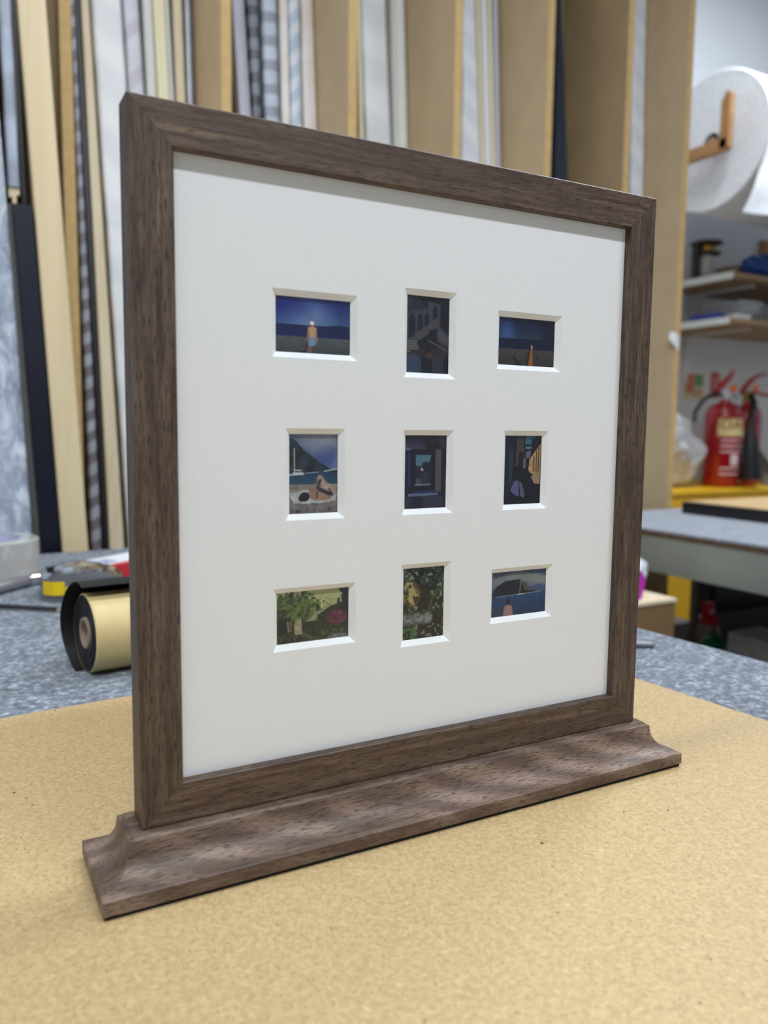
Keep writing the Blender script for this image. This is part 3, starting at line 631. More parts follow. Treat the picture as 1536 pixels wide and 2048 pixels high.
for i in range(NX):
    for j in (0, NZ): a = j*(NX+1)+i; fs.append((a, a+1, a+1+nf, a+nf))
o = mb.faces(vs, fs).build('plastic_sheet_bundle', t.m, loc=(-.1, 1.02, FZ), angle=80)
tag(o, 'tall silvery crinkled plastic wrapped bundle at the far left edge behind the bench', 'plastic bundle')

# ------------------------------------------------------------------ things on the near bench
T0 = -.003
M['kraft'] = plain('kraft_paper', (203, 184, 130), 0.55, var=.05, scale=60)
M['card'] = plain('card_core', (150, 132, 112), .8, var=.08)
M['black_pl'] = plain('black_film', (9, 10, 14), .62)
M['chrome'] = plain('chrome', (205, 206, 210), .12, 1.0, var=.02)
M['gun'] = plain('grey_plastic', (112, 116, 124), .35, .2)
M['yellow'] = plain('yellow_paint', (232, 196, 20), .4)
M['red'] = plain('red_gloss', (196, 28, 40), .3, coat=.4)
M['white_p'] = plain('white_gloss_card', (232, 236, 240), .3)
RY, RZ, RR = .329, .0285, .0313
roll = thing('paper_roll', (.15, RY, T0), 'roll of kraft paper with black inner layers lying behind the frame on the left', 'paper roll')
mb = MB()
mb.lathe([(RR-.001, .024), (RR, .025), (RR, .30), (RR-.001, .301)], (0, RY, RZ), 'X', 64, caps=False)
mb.build('kraft_layer', 'kraft', roll)
mb = MB(); vp = []
for k in range(9):                                   # black wound layers, slightly stepped
    r0 = RR-.0012-k*.0019; r1 = r0-.0016; x = .0245+.0004*((k*7) % 3)
    vp += [(r0, x), (r1, x)]
vp += [(.0125, .0265)]
mb.lathe([(RR-.0012, .30)]+vp+[(.0125, .30)], (0, RY, RZ), 'X', 64, caps=False)
mb.build('black_layers', 'black_pl', roll)
mb = MB(); mb.lathe([(.0122, .0235), (.0125, .024), (.0125, .302), (.0098, .302), (.0098, .024), (.0101, .0235), (.0122, .0235)], (0, RY, RZ), 'X', 40, caps=False)
mb.build('core_tube', 'card', roll)
mb = MB(); n = 26; pin = []; pout = []
for k in range(n+1):                                 # loose black outer sheet curling up behind the roll
    a = math.radians(-84+ (178+20)*k/n); r = RR+.0012+.0065*(k/n)**1.2
    y = RY+math.cos(a)*r; z = RZ+math.sin(a)*r+.004*(k/n)
    if a > math.radians(80): y += 0; 
    pout.append((y, z)); pin.append((RY+math.cos(a)*(r-.0006), RZ+math.sin(a)*(r-.0006)+.004*(k/n)))
pts = [(0.016, y, z) for y, z in pout]+[(0.016, y, z) for y, z in reversed(pin)]
vs = []; m_ = len(pout)
for x in (.0175, .30):
    for (y, z) in pout: vs.append((x-(.003*math.sin(3*z/.06)) if x < .1 else x, y, z))
    for (y, z) in pin: vs.append((x-(.003*math.sin(3*z/.06)) if x < .1 else x, y, z))
fs = []
for k in range(m_-1):
    fs += [(k, k+1, 2*m_+k+1, 2*m_+k), (m_+k, m_+k+1, 3*m_+k+1, 3*m_+k), (k, k+1, m_+k+1, m_+k), (2*m_+k, 2*m_+k+1, 3*m_+k+1, 3*m_+k)]
fs += [(0, m_, 3*m_, 2*m_), (m_-1, 2*m_-1, 4*m_-1, 3*m_-1)]
MB().faces(vs, fs).build('loose_sheet', 'black_pl', roll, angle=50)
ra = math.radians(8); roll.rotation_euler = (0, 0, ra); roll.location = (.026+.124*math.cos(ra), RY+.124*math.sin(ra), T0)

# tape measure
tm = thing('tape_measure', (.062, .625, T0), 'chrome and grey tape measure with a yellow label beside the red and white box', 'tape measure')
mb = MB(); out_ = [(.020, .618), (.030, .606), (.085, .598), (.100, .604), (.106, .620), (.103, .655), (.090, .672), (.035, .672), (.022, .660)]
mb.prism([(x, y, T0) for x, y in out_], (0, 0, .026)).build('case', 'gun', tm)
cx, cy = .063, .637
mb = MB(); vs = [(x, y, T0+.026) for x, y in out_]+[(cx+(x-cx)*.86, cy+(y-cy)*.86, T0+.031) for x, y in out_]
n = len(out_); mb.faces(vs, [(k, (k+1) % n, n+(k+1) % n, n+k) for k in range(n)]+[tuple(range(n, 2*n))]).build('chrome_bevel', 'chrome', tm)
MB().lathe([(.028, T0+.031), (.028, T0+.033), (.022, T0+.036), (.019, T0+.034), (.001, T0+.034)], (cx, cy, 0), 'Z', 48).build('dial', 'chrome', tm)
mb = MB(); mb.prism([(.0215, .6150, T0+.008), (.0300, .6045, T0+.008), (.0415, .6028, T0+.008), (.0415, .6022, T0+.008), (.0297, .6037, T0+.008), (.0208, .6146, T0+.008)], (0, 0, .015)).build('yellow_label', 'yellow', tm)
MB().box(.042, .075, .5985, .6012, T0+.012, T0+.017).build('yellow_stripe', 'yellow', tm)

# red and white box
bx_ = thing('blade_box', (.125, .745, T0), 'flat red box with white top lying behind the tape measure', 'box')
rm = Matrix.Translation((.124, .750, 0)) @ Matrix.Rotation(math.radians(36), 4, 'Z')
MB().box(-.055, .075, -.028, .028, T0, T0+.02, .0015, mat=rm).build('carton', 'red', bx_)
MB().box(-.045, .074, -.020, .027, T0+.02, T0+.0206, mat=rm).build('white_label', 'white_p', bx_)
M['blueprint'] = plain('blue_print', (90, 98, 160), .5)
mb = MB()
for k in range(3): mb.box(-.030+.002*k, -.012, -.012+k*.008, -.008+k*.008, T0+.0206, T0+.0209, mat=rm)
mb.build('blue_print', 'blueprint', bx_)

# clear packing tape roll standing flat
M['tape'] = plain('translucent_tape', (176, 176, 170), .22, var=.05, scale=14, coat=.5)
M['tape_in'] = plain('lilac_tape_core', (186, 188, 214), .5)
tp = thing('packing_tape', (-.027, .768, T0), 'wide roll of clear packing tape standing on the felt at the far left', 'tape roll')
MB().lathe([(.041, T0), (.0565, T0), (.0580, T0+.002), (.0585, T0+.052), (.0565, T0+.054), (.041, T0+.054)], (-.027, .768, 0), 'Z', 64, caps=False).build('tape', 'tape', tp)
MB().lathe([(.0405, T0), (.0405, T0+.0535), (.038, T0+.0535), (.038, T0), (.0405, T0)], (-.027, .768, 0), 'Z', 64, caps=False).build('core', 'tape_in', tp)

# marker tube, steel rule
mk = thing('marker_pen', (-.02, .69, T0), 'silver marker pen lying in front of the packing tape', 'pen')
def along(p0, p1, segs):
    p0, p1 = Vector(p0), Vector(p1); return [p0.lerp(p1, s_) for s_ in segs]
MB().tube(along((-.080, .622, .0045), (.012, .712, .0045), (0, .02, .98, 1)), [.006, .0072, .0072, .006], 20).build('barrel', 'silver_fin', mk)
MB().tube(along((.012, .712, .0045), (.038, .7375, .0045), (0, .05, .9, 1)), [.0068, .0075, .0068, .004], 20).build('cap', 'chrome', mk)
rl = MB(); rl.prism([(-.090, .648, T0), (.070, .520, T0), (.081, .534, T0), (-.079, .662, T0)], (0, 0, .001))
o = rl.build('steel_rule', 'gun', loc=(0, .59, T0)); tag(o, 'narrow steel rule lying on the felt in front of the tape measure', 'ruler')
o = MB().tube(along((-.088, .646, .0008), (.027, .556, .0008), (0, .5, 1)), .0022, 10).build('pencil_lead', 'black_fin', loc=(0, .6, 0))
tag(o, 'thin dark rod lying along the edge of the steel rule', 'rod')
o = MB().tube(along((.440, .207, 0), (.489, .177, 0), (0, .5, .96, 1)), [.003, .003, .0028, .001], 12).build('nail_punch', 'gun', loc=(.48, .19, T0))
tag(o, 'small dark metal punch on the felt, right of the frame', 'tool')

# ------------------------------------------------------------------ far bench
M['rail'] = plain('grey_green_paint', (150, 155, 146), .5, .1, var=.08, scale=9)
M['chip'] = plain('chipboard_edge', (124, 98, 74), .85, var=.3, scale=120)
b2 = thing('work_table', (1.9, .2, FZ), 'far work table with grey felt top and grey green metal rail', 'table')
X2 = 1.17
MB().box(X2, 2.7, -1.4, 1.095, -.016, -.0075).build('chipboard_top', 'chip', b2)
mb = MB(); n = 60; vs = []
for j in range(n+1):
    y = -1.4+2.495*j/n; q = mnoise.noise(Vector((3.1, y*30, 0)))*.003
    vs += [(X2-.004+q, y, -.003), (2.7, y, -.003), (X2-.004+q, y, -.0075), (2.7, y, -.0075)]
fs = []
for j in range(n): a = 4*j; fs += [(a, a+4, a+5, a+1), (a+2, a+6, a+7, a+3), (a, a+4, a+6, a+2), (a+1, a+5, a+7, a+3)]
fs += [(0, 1, 3, 2), (4*n, 4*n+1, 4*n+3, 4*n+2)]
M['felt2'] = felt_mat('pale_grey_felt', (124, 130, 139), (156, 162, 171), (186, 192, 199), 150)
mb.faces(vs, fs).build('felt_cover', 'felt2', b2)
MB().box(X2+.002, X2+.045, -1.38, 1.08, -.090, -.018, .002).build('metal_rail', 'rail', b2)
MB().box(X2+.05, 2.68, 1.04, 1.08, -.090, -.018, .002).build('metal_rail', 'rail', b2)
MB().box(X2+.05, 2.6, .1, 1.09, -.42, -.405).build('lower_shelf', 'rack_back', b2)
MB().box(X2+.05, 2.6, .1, .98, -.80, -.785).build('lower_shelf', 'rack_back', b2)
MB().box(1.60, 2.6, 1.0, 1.03, -.26, -.19, .002).build('stretcher', 'black_fin', b2)
for x, y in ((X2+.07, 1.03), (2.6, 1.03), (X2+.07, -1.3), (2.6, -1.3)):
    MB().box(x-.02, x+.02, y-.02, y+.02, FZ, -.09).build('leg', 'rail', b2)
M['oakveneer'] = wood_simple('oak_veneer', (196, 162, 112), (222, 190, 140), (3, 50, 50))
pn = thing('black_edged_panel', (1.7, .7, T0), 'oak topped panel with thick black edge lying on the far table', 'panel')
MB().box(1.476, 2.05, .35, 1.012, T0, .024, .001).build('black_edge', 'black_fin', pn)
MB().box(1.482, 2.044, .356, 1.006, .0241, .0265).build('oak_face', 'oakveneer', pn)

# dark stack and bottles under the far table
o = MB().box(1.58, 2.3, .15, .80, -.403, -.30, .004).build('dark_carton', 'black_fin', loc=(1.9, .5, -.405)); tag(o, 'flat dark carton on the shelf under the far table', 'carton')

# ------------------------------------------------------------------ tall bin with plastic bag and magenta card, between the benches
cb = thing('storage_bin', (.95, .72, FZ), 'tall pale brown board bin in the gap between the two benches', 'bin')
ZB = -.115
M['bin_board'] = plain('bin_brown_board', (134, 106, 70), .8, var=.08, scale=12)
MB().box(.86, 1.082, .674, .686, FZ, ZB).build('front_panel', 'bin_board', cb)
MB().box(.86, 1.082, .85, .862, FZ, ZB).build('back_panel', 'bin_board', cb)
MB().box(.86, .872, .686, .85, FZ, ZB).build('side_panel', 'bin_board', cb)
MB().box(1.070, 1.082, .686, .85, FZ, ZB).build('side_panel', 'bin_board', cb)
MB().box(.858, 1.084, .672, .864, ZB, ZB+.006).build('lid', 'wood_cream', cb)
M['clear'] = plain('clear_crinkle_plastic', (226, 230, 236), .15, var=.12, scale=60, bump=.8, bd=.004, coat=.6)
mb = MB(); b = bmesh.new(); bmesh.ops.create_icosphere(b, subdivisions=4, radius=1)
for v in b.verts:
    q = mnoise.noise(v.co*2.6)*.22+mnoise.noise(v.co*7)*.10
    z = v.co.z; k = 1-.55*max(0, z)
    v.co = Vector((v.co.x*.045*k*(1+q), v.co.y*.03*k*(1+q), (z*.5+.5)*.085*(1+q*.3)))
mb.merge(b, Matrix.Translation((1.033, .735, ZB+.0065)) @ Matrix.Rotation(-.35, 4, 'Y'))
o = mb.build('plastic_packet', 'clear', loc=(1.033, .735, ZB+.006), angle=25); tag(o, 'crinkled clear plastic packet on the board bin between the benches', 'packet')
M['magenta'] = plain('magenta_card', (190, 44, 170), .6)
mb = MB(); mb.prism([(.975, .700, ZB+.006), (1.016, .692, ZB+.006), (1.022, .690, ZB+.042), (1.014, .692, ZB+.058), (.975, .700, ZB+.060)], (.0005, .002, 0))
o = mb.build('magenta_card', 'magenta', loc=(1.0, .695, ZB+.006)); tag(o, 'bright magenta card standing against the clear plastic packet', 'card')

M['tan_pl'] = plain('tan_bottle', (150, 132, 104), .4)
M['green_pl'] = plain('green_cap', (16, 112, 78), .35)
M['white_pl'] = plain('white_plastic', (196, 196, 192), .4)
M['blue'] = plain('blue_print_deep', (34, 50, 150), .4)
SH = -.4045
bt = thing('spray_bottle', (1.535, .965, SH), 'tan bottle with a dark red spray head under the far table', 'bottle')
X, Y = 1.535, .965
MB().lathe([(.024, SH), (.027, SH+.004), (.027, SH+.11), (.022, SH+.132), (.013, SH+.142)], (X, Y, 0), 'Z', 28).build('body', 'tan_pl', bt)
MB().lathe([(.022, SH+.136), (.023, SH+.150), (.012, SH+.160), (.010, SH+.175)], (X, Y, 0), 'Z', 28).box(X-.024, X+.008, Y-.008, Y+.008, SH+.175, SH+.190, .003).box(X-.022, X-.016, Y-.005, Y+.005, SH+.15, SH+.178, .002).build('spray_head', 'red', bt)
bt = thing('white_bottle', (1.507, .925, SH), 'white plastic bottle with a green cap under the far table', 'bottle')
X, Y = 1.507, .925
MB().lathe([(.032, SH), (.034, SH+.004), (.034, SH+.082), (.030, SH+.094)], (X, Y, 0), 'Z', 32).build('body', 'white_pl', bt)
MB().lathe([(.030, SH+.0945), (.031, SH+.100), (.022, SH+.112), (.012, SH+.118), (.010, SH+.124)], (X, Y, 0), 'Z', 32).build('cap', 'green_pl', bt)
bt = thing('glue_bottle', (1.46, .985, SH), 'small dark bottle beside the tan spray bottle under the far table', 'bottle')
MB().lathe([(.014, SH), (.015, SH+.002), (.015, SH+.055), (.008, SH+.066), (.007, SH+.078)], (1.46, .985, 0), 'Z', 24).build('body', 'gun', bt)
MB().lathe([(.0155, SH+.018), (.0155, SH+.040)], (1.46, .985, 0), 'Z', 24, caps=False).build('red_label', 'red', bt)
wb = thing('white_carton', (1.52, .72, SH), 'white carton with a small blue square under the far table, beside the green capped bottle', 'carton')
MB().box(1.46, 1.57, .60, .852, SH, SH+.150, .002).build('carton', 'white_pl', wb)
MB().box(1.4585, 1.46, .815, .840, SH+.085, SH+.107).build('blue_square', 'blue', wb)
o = MB().box(1.70, 2.45, 1.14, 1.165, FZ, -.13, .004).build('grey_board', plain('dark_grey_board', (64, 60, 63), .7), loc=(1.9, 1.4, FZ)); tag(o, 'dark grey board standing upright behind the far table', 'board')
o = MB().box(1.56, 1.76, 1.2, 1.40, FZ, -.34, .004).build('low_carton', plain('grey_brown_carton', (92, 86, 84), .8), loc=(1.63, 1.3, FZ)); tag(o, 'lower grey brown carton on the floor left of the dark grey board', 'carton')
# ------------------------------------------------------------------ yellow cupboard, extinguishers and signs
M['cupboard'] = plain('yellow_cupboard_paint', (226, 176, 22), .45, var=.05, scale=6)
YT = -.045
yc = thing('yellow_cupboard', (2.9, 2.1, FZ), 'yellow metal cupboard against the back wall below the extinguishers', 'cupboard')
MB().box(2.18, 3.70, 1.90, WY-.01, FZ+.05, YT-.02).build('body', 'cupboard', yc)
MB().box(2.17, 3.71, 1.885, WY-.005, YT-.02, YT, .004).build('top', 'cupboard', yc)
for a in (2.19, 2.69, 3.20):
    d = MB().box(a, a+.49, 1.885, 1.899, FZ+.07, YT-.03, .002).build('door', 'cupboard', yc)
    MB().box(a+.44, a+.455, 1.868, 1.885, -.5, -.38, .003).build('handle', 'gun', d)
MB().box(2.2, 3.68, 1.93, WY-.02, FZ, FZ+.05).build('plinth', 'black_fin', yc)

def text_mesh(txt, size, loc, rot, extr=.0004):
    cu = D.curves.new('lettering', 'FONT'); cu.body = txt; cu.size = size; cu.extrude = extr; cu.align_x = 'CENTER'; cu.align_y = 'CENTER'
    ob = D.objects.new('tmp_text', cu); COL.objects.link(ob)
    bpy.context.view_layer.update()
    dg = bpy.context.evaluated_depsgraph_get()
    me = D.meshes.new_from_object(ob.evaluated_get(dg)); D.objects.remove(ob)
    b = bmesh.new(); b.from_mesh(me); D.meshes.remove(me)
    bmesh.ops.transform(b, matrix=Matrix.Translation(loc) @ rot, verts=b.verts[:]); return b
RXZ = Matrix.Rotation(PI/2, 4, 'X')

M['red_ext'] = plain('extinguisher_red', (158, 14, 28), .25, var=.04, coat=.5)
M['cream_label'] = plain('cream_label', (234, 214, 150), .5)
M['black_r'] = plain('black_rubber', (14, 14, 20), .45)
M['orange'] = plain('orange_tag', (240, 120, 30), .5)
M['brass'] = plain('brass', (150, 128, 70), .35, .9)
M['white_ink'] = plain('white_ink', (225, 205, 208), .6)
M['red_ink'] = plain('red_ink', (200, 60, 50), .6)
def extinguisher(cx, cy, R, h, lab, horn):
    e = thing('fire_extinguisher', (cx, cy, YT), lab, 'fire extinguisher', 'fire extinguishers on the yellow cupboard')
    MB().lathe([(R*.9, YT), (R, YT+.012), (R, YT+h*.84), (R*.93, YT+h*.90), (R*.72, YT+h*.955), (R*.36, YT+h*.99), (.022, YT+h), (.02, YT+h+.012)], (cx, cy, 0), 'Z', 56).build('cylinder', 'red_ext', e, angle=50)
    z = YT+h+.012
    MB().lathe([(.021, z), (.021, z+.02), (.015, z+.022), (.015, z+.045)], (cx, cy, 0), 'Z', 24).box(cx-.03, cx+.03, cy-.009, cy+.009, z+.018, z+.034, .003).build('valve', 'brass' if horn else 'chrome', e)
    if horn:
        MB().tube([(cx-.045, cy, z+.035), (cx-.02, cy, z+.062), (cx+.02, cy, z+.095), (cx+.07, cy, z+.118), (cx+.12, cy, z+.12)], [.012, .013, .011, .009, .007], 12).build('lever', 'red_ext', e)
        MB().tube([(cx+.01, cy, z+.04), (cx+.07, cy, z+.036), (cx+.14, cy, z+.028)], .008, 12).build('carry_handle', 'red_ext', e)
        MB().box(cx+.015, cx+.05, cy-.018, cy-.010, z+.045, z+.07, .003).build('tag', 'orange', e)
        MB().tube([(cx-.02, cy-.03, z+.025), (cx-.05, cy-.07, z-.01), (cx-.11, cy-R-.05, z-.06), (cx-.128, cy-R-.06, z-.14)], [.012, .014, .014, .016], 16).build('swivel_arm', 'black_r', e)
        MB().tube([(cx-.128, cy-R-.06, z-.13), (cx-.13, cy-R-.063, z-.18), (cx-.126, cy-R-.066, z-.27), (cx-.122, cy-R-.068, z-.335)], [.02, .032, .040, .046], 24).build('horn', 'black_r', e)
    else:
        MB().tube([(cx-.06, cy, z+.03), (cx-.03, cy, z+.055), (cx+.015, cy, z+.088), (cx+.045, cy, z+.12)], [.012, .016, .012, .008], 12).build('lever', 'red_ext', e)
        MB().tube([(cx-.04, cy, z+.032), (cx+.02, cy, z+.03), (cx+.075, cy, z+.015)], .008, 12).build('carry_handle', 'chrome', e)
        MB().box(cx+.01, cx+.05, cy-.02, cy-.012, z+.03, z+.062, .003).build('tag', 'orange', e)
        pts = [(cx-.02, cy, z+.02), (cx-.09, cy-.005, z+.018), (cx-.15, cy-.01, z-.01), (cx-.20, cy-.015, z-.06), (cx-.205, cy-.018, z-.1)]
        MB().tube(pts, .0085, 12).build('hose', 'black_r', e)
        # curved cream label with lettering, then printed lines
        def patch(a0, a1, z0, z1, r, n=14):
            vs = []; fs = []
            for k in range(n+1):
                a = a0+(a1-a0)*k/n; vs += [(cx+r*math.sin(a), cy-r*math.cos(a), z0), (cx+r*math.sin(a), cy-r*math.cos(a), z1)]
            for k in range(n): fs.append((2*k, 2*k+2, 2*k+3, 2*k+1))
            return MB().faces(vs, fs)
        A0 = -.5                                       # label centre turned towards the room
        patch(A0-.68, A0+.95, YT+h*.60, YT+h*.80, R+.0008).build('label', 'cream_label', e)
        b = text_mesh('FOAM', .062, (0, 0, 0), Matrix.Identity(4), .0002)
        for v in b.verts:
            a = A0+.12+v.co.x/R; zz = YT+h*.725+v.co.y; v.co = Vector((cx+(R+.0016)*math.sin(a), cy-(R+.0016)*math.cos(a), zz))
        mb = MB(); mb.merge(b); mb.build('lettering', 'red_ink', e)
        for k in range(7):
            zz = YT+h*(.55-.065*k); a1 = A0+.55+.1*((k*5) % 3)
            if k in (3, 4): patch(A0+.05, A0+.5, zz-.012, zz+.012, R+.0008).build('printed_line', 'white_ink', e)
            else: patch(A0-.5, a1, zz-.003, zz+.003, R+.0008).build('printed_line', 'white_ink', e)
extinguisher(2.885, 2.035, .080, .365, 'red foam fire extinguisher with cream label, left of the pair', False)
extinguisher(3.045, 2.045, .062, .360, 'red fire extinguisher with a black horn, right of the pair', True)

M['sign_cream'] = plain('cream_sign', (214, 212, 176), .6)
M['sign_red'] = plain('sign_red', (198, 60, 60), .6)
M['sign_green'] = plain('sign_green', (96, 160, 104), .6)
y = WY-.004
def wallpt(x, z): return (x, z)
sg = thing('fire_action_sign', (3.065, WY, .42), 'cream fire notice with red and green panels on the back wall', 'sign')
x0 = 3.02; z1 = .470
MB().box(x0, x0+.135, y, WY-.0005, z1-.125, z1).build('board', 'sign_cream', sg)
MB().box(x0+.012, x0+.066, y-.001, y, z1-.10, z1-.008).build('red_panel', 'sign_red', sg)
MB().box(x0+.072, x0+.125, y-.001, y, z1-.062, z1-.008).build('green_panel', 'sign_green', sg)
mb = MB()
for k in range(5): mb.box(x0+.018, x0+.058, y-.0018, y-.001, z1-.095+k*.017, z1-.091+k*.017)
mb.build('printed_lines', 'cream_label', sg)
mb = MB()
for k in range(3): mb.box(x0+.072, x0+.118, y-.0008, y, z1-.112+k*.014, z1-.106+k*.014)
mb.build('printed_lines', 'sign_red', sg)
sg = thing('extinguisher_sign', (3.22, WY, .42), 'small red sign with white print above the extinguishers', 'sign')
MB().box(3.205, 3.262, y, WY-.0005, .355, .478).build('board', 'sign_red', sg)
mb = MB()
for k in range(5): mb.box(3.214, 3.250-.006*(k % 2), y-.001, y, .367+k*.02, .374+k*.02)
mb.build('printed_lines', 'white_ink', sg)

# crumpled clear bag on the cupboard
mb = MB(); b = bmesh.new(); bmesh.ops.create_icosphere(b, subdivisions=5, radius=1)
for v in b.verts:
    q = mnoise.noise(v.co*1.8)*.3+mnoise.noise(v.co*5)*.12; z = v.co.z
    k = 1-.45*max(0, z)
    v.co = Vector((v.co.x*.135*k*(1+q), v.co.y*.10*k*(1+q), (z*.5+.5)*.31*(1+q*.25)))
mb.merge(b, Matrix.Translation((2.66, 2.10, YT)))
bg = NT('milky_plastic_bag', .25); f = bg.noise(bg.coord(), 16, 5, .6)
bg.col(bg.ramp(f, [(.35, rgba((205, 203, 200))), (.6, rgba((236, 236, 238)))])); bg.bump(f, .7, .01)
bg.b.inputs['Transmission Weight'].default_value = .25; bg.b.inputs['Roughness'].default_value = .35
o = mb.build('plastic_bag', bg.m, loc=(2.66, 2.10, YT), angle=80); tag(o, 'crumpled milky white plastic bag on the yellow cupboard left of the extinguishers', 'bag')
M['plank'] = plain('dark_plank', (110, 98, 84), .7)
mb = MB(); mb.prism([(3.14, 1.99, YT), (3.26, 1.99, YT), (3.42, 2.34, .22), (3.36, 2.34, .26)], (.0, .015, .0))
o = mb.build('grey_offcut', 'plank', loc=(3.2, 2.0, YT)); tag(o, 'grey brown board offcut leaning right of the extinguishers', 'board')

# ------------------------------------------------------------------ wall shelves
M['shelf_white'] = plain('white_bracket_paint', (214, 218, 214), .4)
def shelf(x0, yf, z, lab):
    s_ = thing('wall_shelf', (x0+.6, WY, z), lab, 'shelf', 'wooden shelves on the back wall')
    MB().box(x0, x0+1.6, yf, WY-.001, z-.02, z, .001).build('board', 'wood_shelf', s_)
    MB().box(x0-.006, x0-.0005, yf, WY-.001, z-.026, z+.002).build('end_strip', 'shelf_white', s_)
    for bx in (x0+.22, x0+.95):
        k = MB(); k.box(bx, bx+.02, yf+.08, WY-.002, z-.03, z-.0205); k.box(bx, bx+.02, WY-.012, WY-.002, z-.24, z-.03)
        k.build('bracket', 'shelf_white', s_)
shelf(2.811, 1.966, .849, 'upper wooden wall shelf with a blue bag and wire reel')
shelf(2.789, 1.956, .663, 'lower wooden wall shelf with tubs, below the other shelf')

US, LS = .8495, .6635
M['gold'] = plain('gold_wire', (190, 140, 60), .35, .8)
r = thing('wire_reel', (2.90, 2.22, US), 'black reel stand wound with gold wire on the upper shelf', 'reel')
X, Y = 2.915, 2.20
MB().lathe([(.055, US), (.055, US+.012), (.02, US+.022)], (X, Y, 0), 'Z', 32).box(X-.075, X-.05, Y-.015, Y+.015, US, US+.16, .004).build('stand', 'black_fin', r)
MB().lathe([(.062, US+.118), (.062, US+.128), (.02, US+.130), (.02, US+.160), (.068, US+.162), (.068, US+.172)], (X, Y, 0), 'Z', 40).build('spool', 'black_fin', r)
MB().lathe([(.036, US+.131), (.038, US+.136), (.038, US+.155), (.036, US+.160)], (X, Y, 0), 'Z', 32).build('gold_wire', 'gold', r)
MB().lathe([(.030, US+.024), (.034, US+.030), (.034, US+.108), (.028, US+.116)], (X, Y, 0), 'Z', 28).build('white_cone', 'white_pl', r)
o = MB().box(3.00, 3.12, 2.10, 2.22, US, US+.072, .002).build('cardboard_box', 'tan_pl', loc=(3.06, 2.16, US)); tag(o, 'small brown cardboard box between the reel and the blue bag', 'box')
M['blue_bag'] = plain('blue_bag', (24, 70, 140), .4, var=.2, scale=20)
mb = MB(); b = bmesh.new(); bmesh.ops.create_icosphere(b, subdivisions=4, radius=1)
for v in b.verts:
    q = mnoise.noise(v.co*2.2+Vector((5, 0, 0)))*.25; z = v.co.z
    v.co = Vector((v.co.x*.085*(1+q), v.co.y*.07*(1+q), (z*.5+.5)*.10*(1+q)))
mb.merge(b, Matrix.Translation((3.06, 2.03, US)))
o = mb.build('blue_bag', 'blue_bag', loc=(3.06, 2.03, US), angle=60); tag(o, 'crumpled deep blue plastic bag on the upper shelf', 'bag')
o = MB().lathe([(.03, US), (.034, US+.05), (.036, US+.085), (.03, US+.09)], (3.20, 2.06, 0), 'Z', 28).build('pink_tub', plain('dull_pink', (196, 160, 158), .5), loc=(3.20, 2.06, US)); tag(o, 'dull pink tub at the right end of the upper shelf', 'tub')
o = MB().box(3.50, 3.60, WY-.03, WY-.001, .98, 1.13, .003).build('wooden_block', 'wood_orange', loc=(3.5, WY, 1.0)); tag(o, 'reddish wooden block fixed on the back wall above the upper shelf', 'block')

o = MB().box(2.81, 2.90, 2.04, 2.18, LS, LS+.030, .003).build('navy_case', 'blue', loc=(2.85, 2.1, LS)); tag(o, 'flat navy blue case at the left end of the lower shelf', 'case')
mb = MB(); mb.prism([(2.86, 1.99, LS), (2.95, 1.98, LS), (2.97, 2.10, LS), (2.88, 2.12, LS)], (0, 0, .022)); o = mb.build('paper_stack', 'white_p', loc=(2.92, 2.05, LS)); tag(o, 'white paper stack near the front of the lower shelf', 'paper')
M['clear_tub'] = plain('grey_clear_plastic', (150, 152, 156), .2, var=.1, scale=20, coat=.5)
tb = thing('storage_tub', (3.05, 2.15, LS), 'grey translucent storage tub on the lower shelf', 'tub')
MB().prism([(2.98, 2.05, LS), (3.10, 2.05, LS), (3.10, 2.25, LS), (2.98, 2.25, LS)], (0, 0, .085)).build('tub', 'clear_tub', tb)
MB().box(2.972, 3.108, 2.042, 2.258, LS+.085, LS+.095, .003).build('lid', 'white_pl', tb)
o = MB().lathe([(.036, LS), (.038, LS+.004), (.038, LS+.012), (.030, LS+.016), (.030, LS+.012)], (3.03, 2.005, 0), 'Z', 32).build('tape_reel', 'gun', loc=(3.03, 2.005, LS)); tag(o, 'dark grey reel lying in front of the translucent tub', 'reel')
o = MB().lathe([(.03, LS), (.034, LS+.004), (.034, LS+.05), (.032, LS+.055)], (3.14, 2.0, 0), 'Z', 32).build('white_pot', 'white_pl', loc=(3.14, 2.0, LS)); tag(o, 'white plastic pot at the right end of the lower shelf', 'pot')

# ------------------------------------------------------------------ big foam roll on its wooden bracket
fm = NT('white_foam', .7); f = fm.noise(fm.coord(), 60, 3); fm.col(fm.ramp(f, [(.3, rgba((214, 218, 224))), (.7, rgba((234, 237, 241)))]))
fm.bump(f, .2, .003); fm.b.inputs['Subsurface Weight'].default_value = .15; fm.b.inputs['Subsurface Radius'].default_value = (.03, .03, .03)
FXr, FY, FZc, FR = 2.60, 1.935, 1.315, .262
fr_ = thing('foam_roll', (3.1, FY, FZc), 'huge roll of white packing foam hanging high on the back wall at right', 'foam roll')
mb = MB(); n = 72
mb.lathe([(.035, FXr+.004)]+[(.035+(FR-.045)*k/14, FXr+.002*(k % 2)) for k in range(15)]+[(FR-.006, FXr), (FR, FXr+.008), (FR, 3.75), (FR-.006, 3.758), (.035, 3.755)], (0, FY, FZc), 'X', n, caps=False)
mb.build('roll', fm.m, fr_, angle=50)
mb = MB(); vs = []; fs = []; NN = 16
for i in range(NN+1):
    x = 2.615+.95*i/NN
    for j in range(15):
        s_ = j/14; z = FZc-.02-.315*s_; q = mnoise.noise(Vector((x*7, s_*3, 2)))*.012*s_
        y_ = FY-FR-.004-.018*math.sin(s_*PI*.5)+q
        vs.append((x-.17*s_, y_, z+.012*math.sin(x*9)*s_))
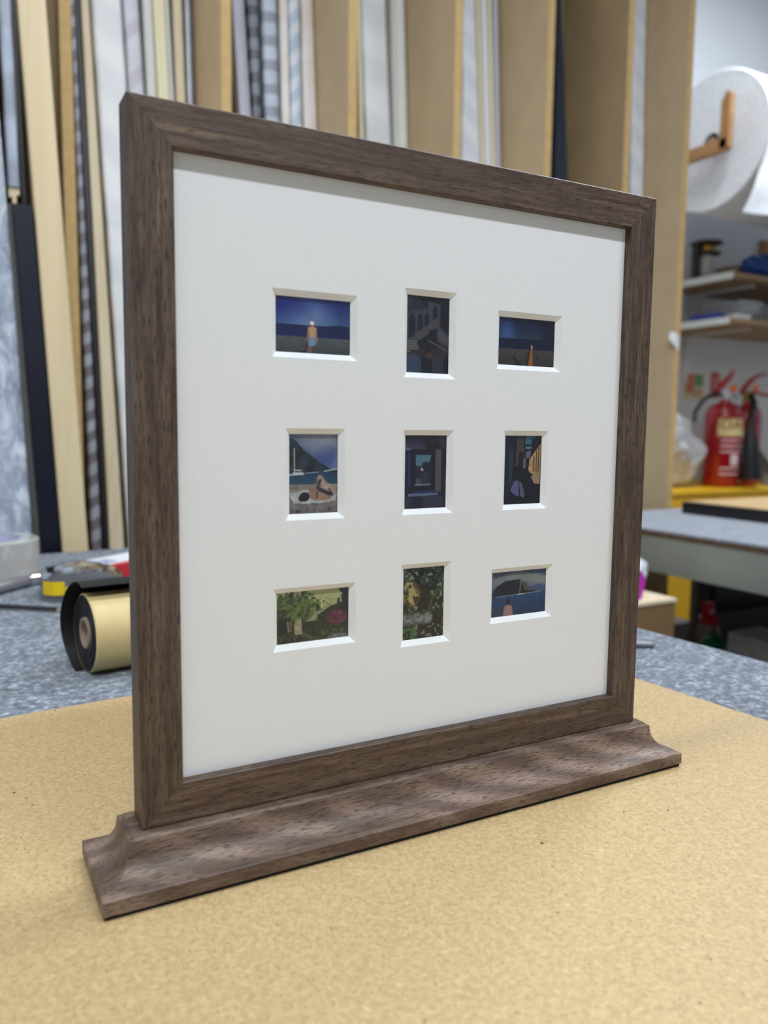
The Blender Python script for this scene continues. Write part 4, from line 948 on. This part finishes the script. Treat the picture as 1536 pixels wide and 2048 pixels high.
nf = len(vs); vs += [(v[0], v[1]-.003, v[2]) for v in vs[:]]
for off in (0, nf):
    for i in range(NN):
        for j in range(14): a = off+i*15+j; fs.append((a, a+1, a+16, a+15))
for i in range(NN):
    for j in (0, 14): a = i*15+j; fs.append((a, a+15, a+15+nf, a+nf))
for j in range(14):
    for i in (0, NN): a = i*15+j; fs.append((a, a+1, a+1+nf, a+nf))
MB().faces(vs, fs).build('hanging_flap', fm.m, fr_, angle=60)
MB().tube([(FXr-.004, FY, FZc), (3.9, FY, FZc)], .02, 20).build('core_pole', 'card', fr_)
bk = thing('roll_bracket', (2.56, WY, 1.28), 'wooden bracket arm with upright lug holding the foam roll', 'bracket')
MB().box(2.53, 2.555, 1.806, WY-.002, 1.262-.022, 1.288, .002).build('arm', 'wood_orange', bk)
MB().prism([(2.53, 1.80, 1.25), (2.53, 1.80, 1.44), (2.53, 1.815, 1.455), (2.53, 1.84, 1.42), (2.53, 1.84, 1.25)], (.025, 0, 0)).build('upright_lug', 'wood_orange', bk)
MB().box(2.53, 2.555, WY-.03, WY-.002, 1.10, 1.42, .002).build('wall_batten', 'wood_orange', bk)
o = MB().box(3.93, 3.955, 1.806, WY-.002, 1.24, 1.288, .002).build('pole_support', 'wood_orange', loc=(3.94, 2.1, 1.26)); tag(o, 'far wooden support arm of the foam roll', 'bracket')

# scrap of white tape stuck on the rightmost divider
mb = MB(); vs = []; fs = []
for k in range(9):
    s_ = k/8; vs += [(1.505+.030*s_, 1.0975-.006*math.sin(s_*PI), .435-.030*s_+.012*math.sin(s_*2)), (1.498+.034*s_, 1.0975-.004*math.sin(s_*PI), .418-.034*s_)]
nf = len(vs); vs += [(v[0], v[1]-.0008, v[2]) for v in vs[:]]
for k in range(8): fs += [(2*k, 2*k+1, 2*k+3, 2*k+2), (nf+2*k, nf+2*k+1, nf+2*k+3, nf+2*k+2), (2*k, 2*k+2, nf+2*k+2, nf+2*k), (2*k+1, 2*k+3, nf+2*k+3, nf+2*k+1)]
fs += [(0, 1, nf+1, nf), (16, 17, nf+17, nf+16)]
o = MB().faces(vs, fs).build('tape_scrap', 'white_fin', loc=(1.51, 1.097, .42)); tag(o, 'torn white scrap stuck on the rightmost rack divider beside the frame', 'scrap')
for o in D.objects:
    if 'org' in o.keys(): del o['org']
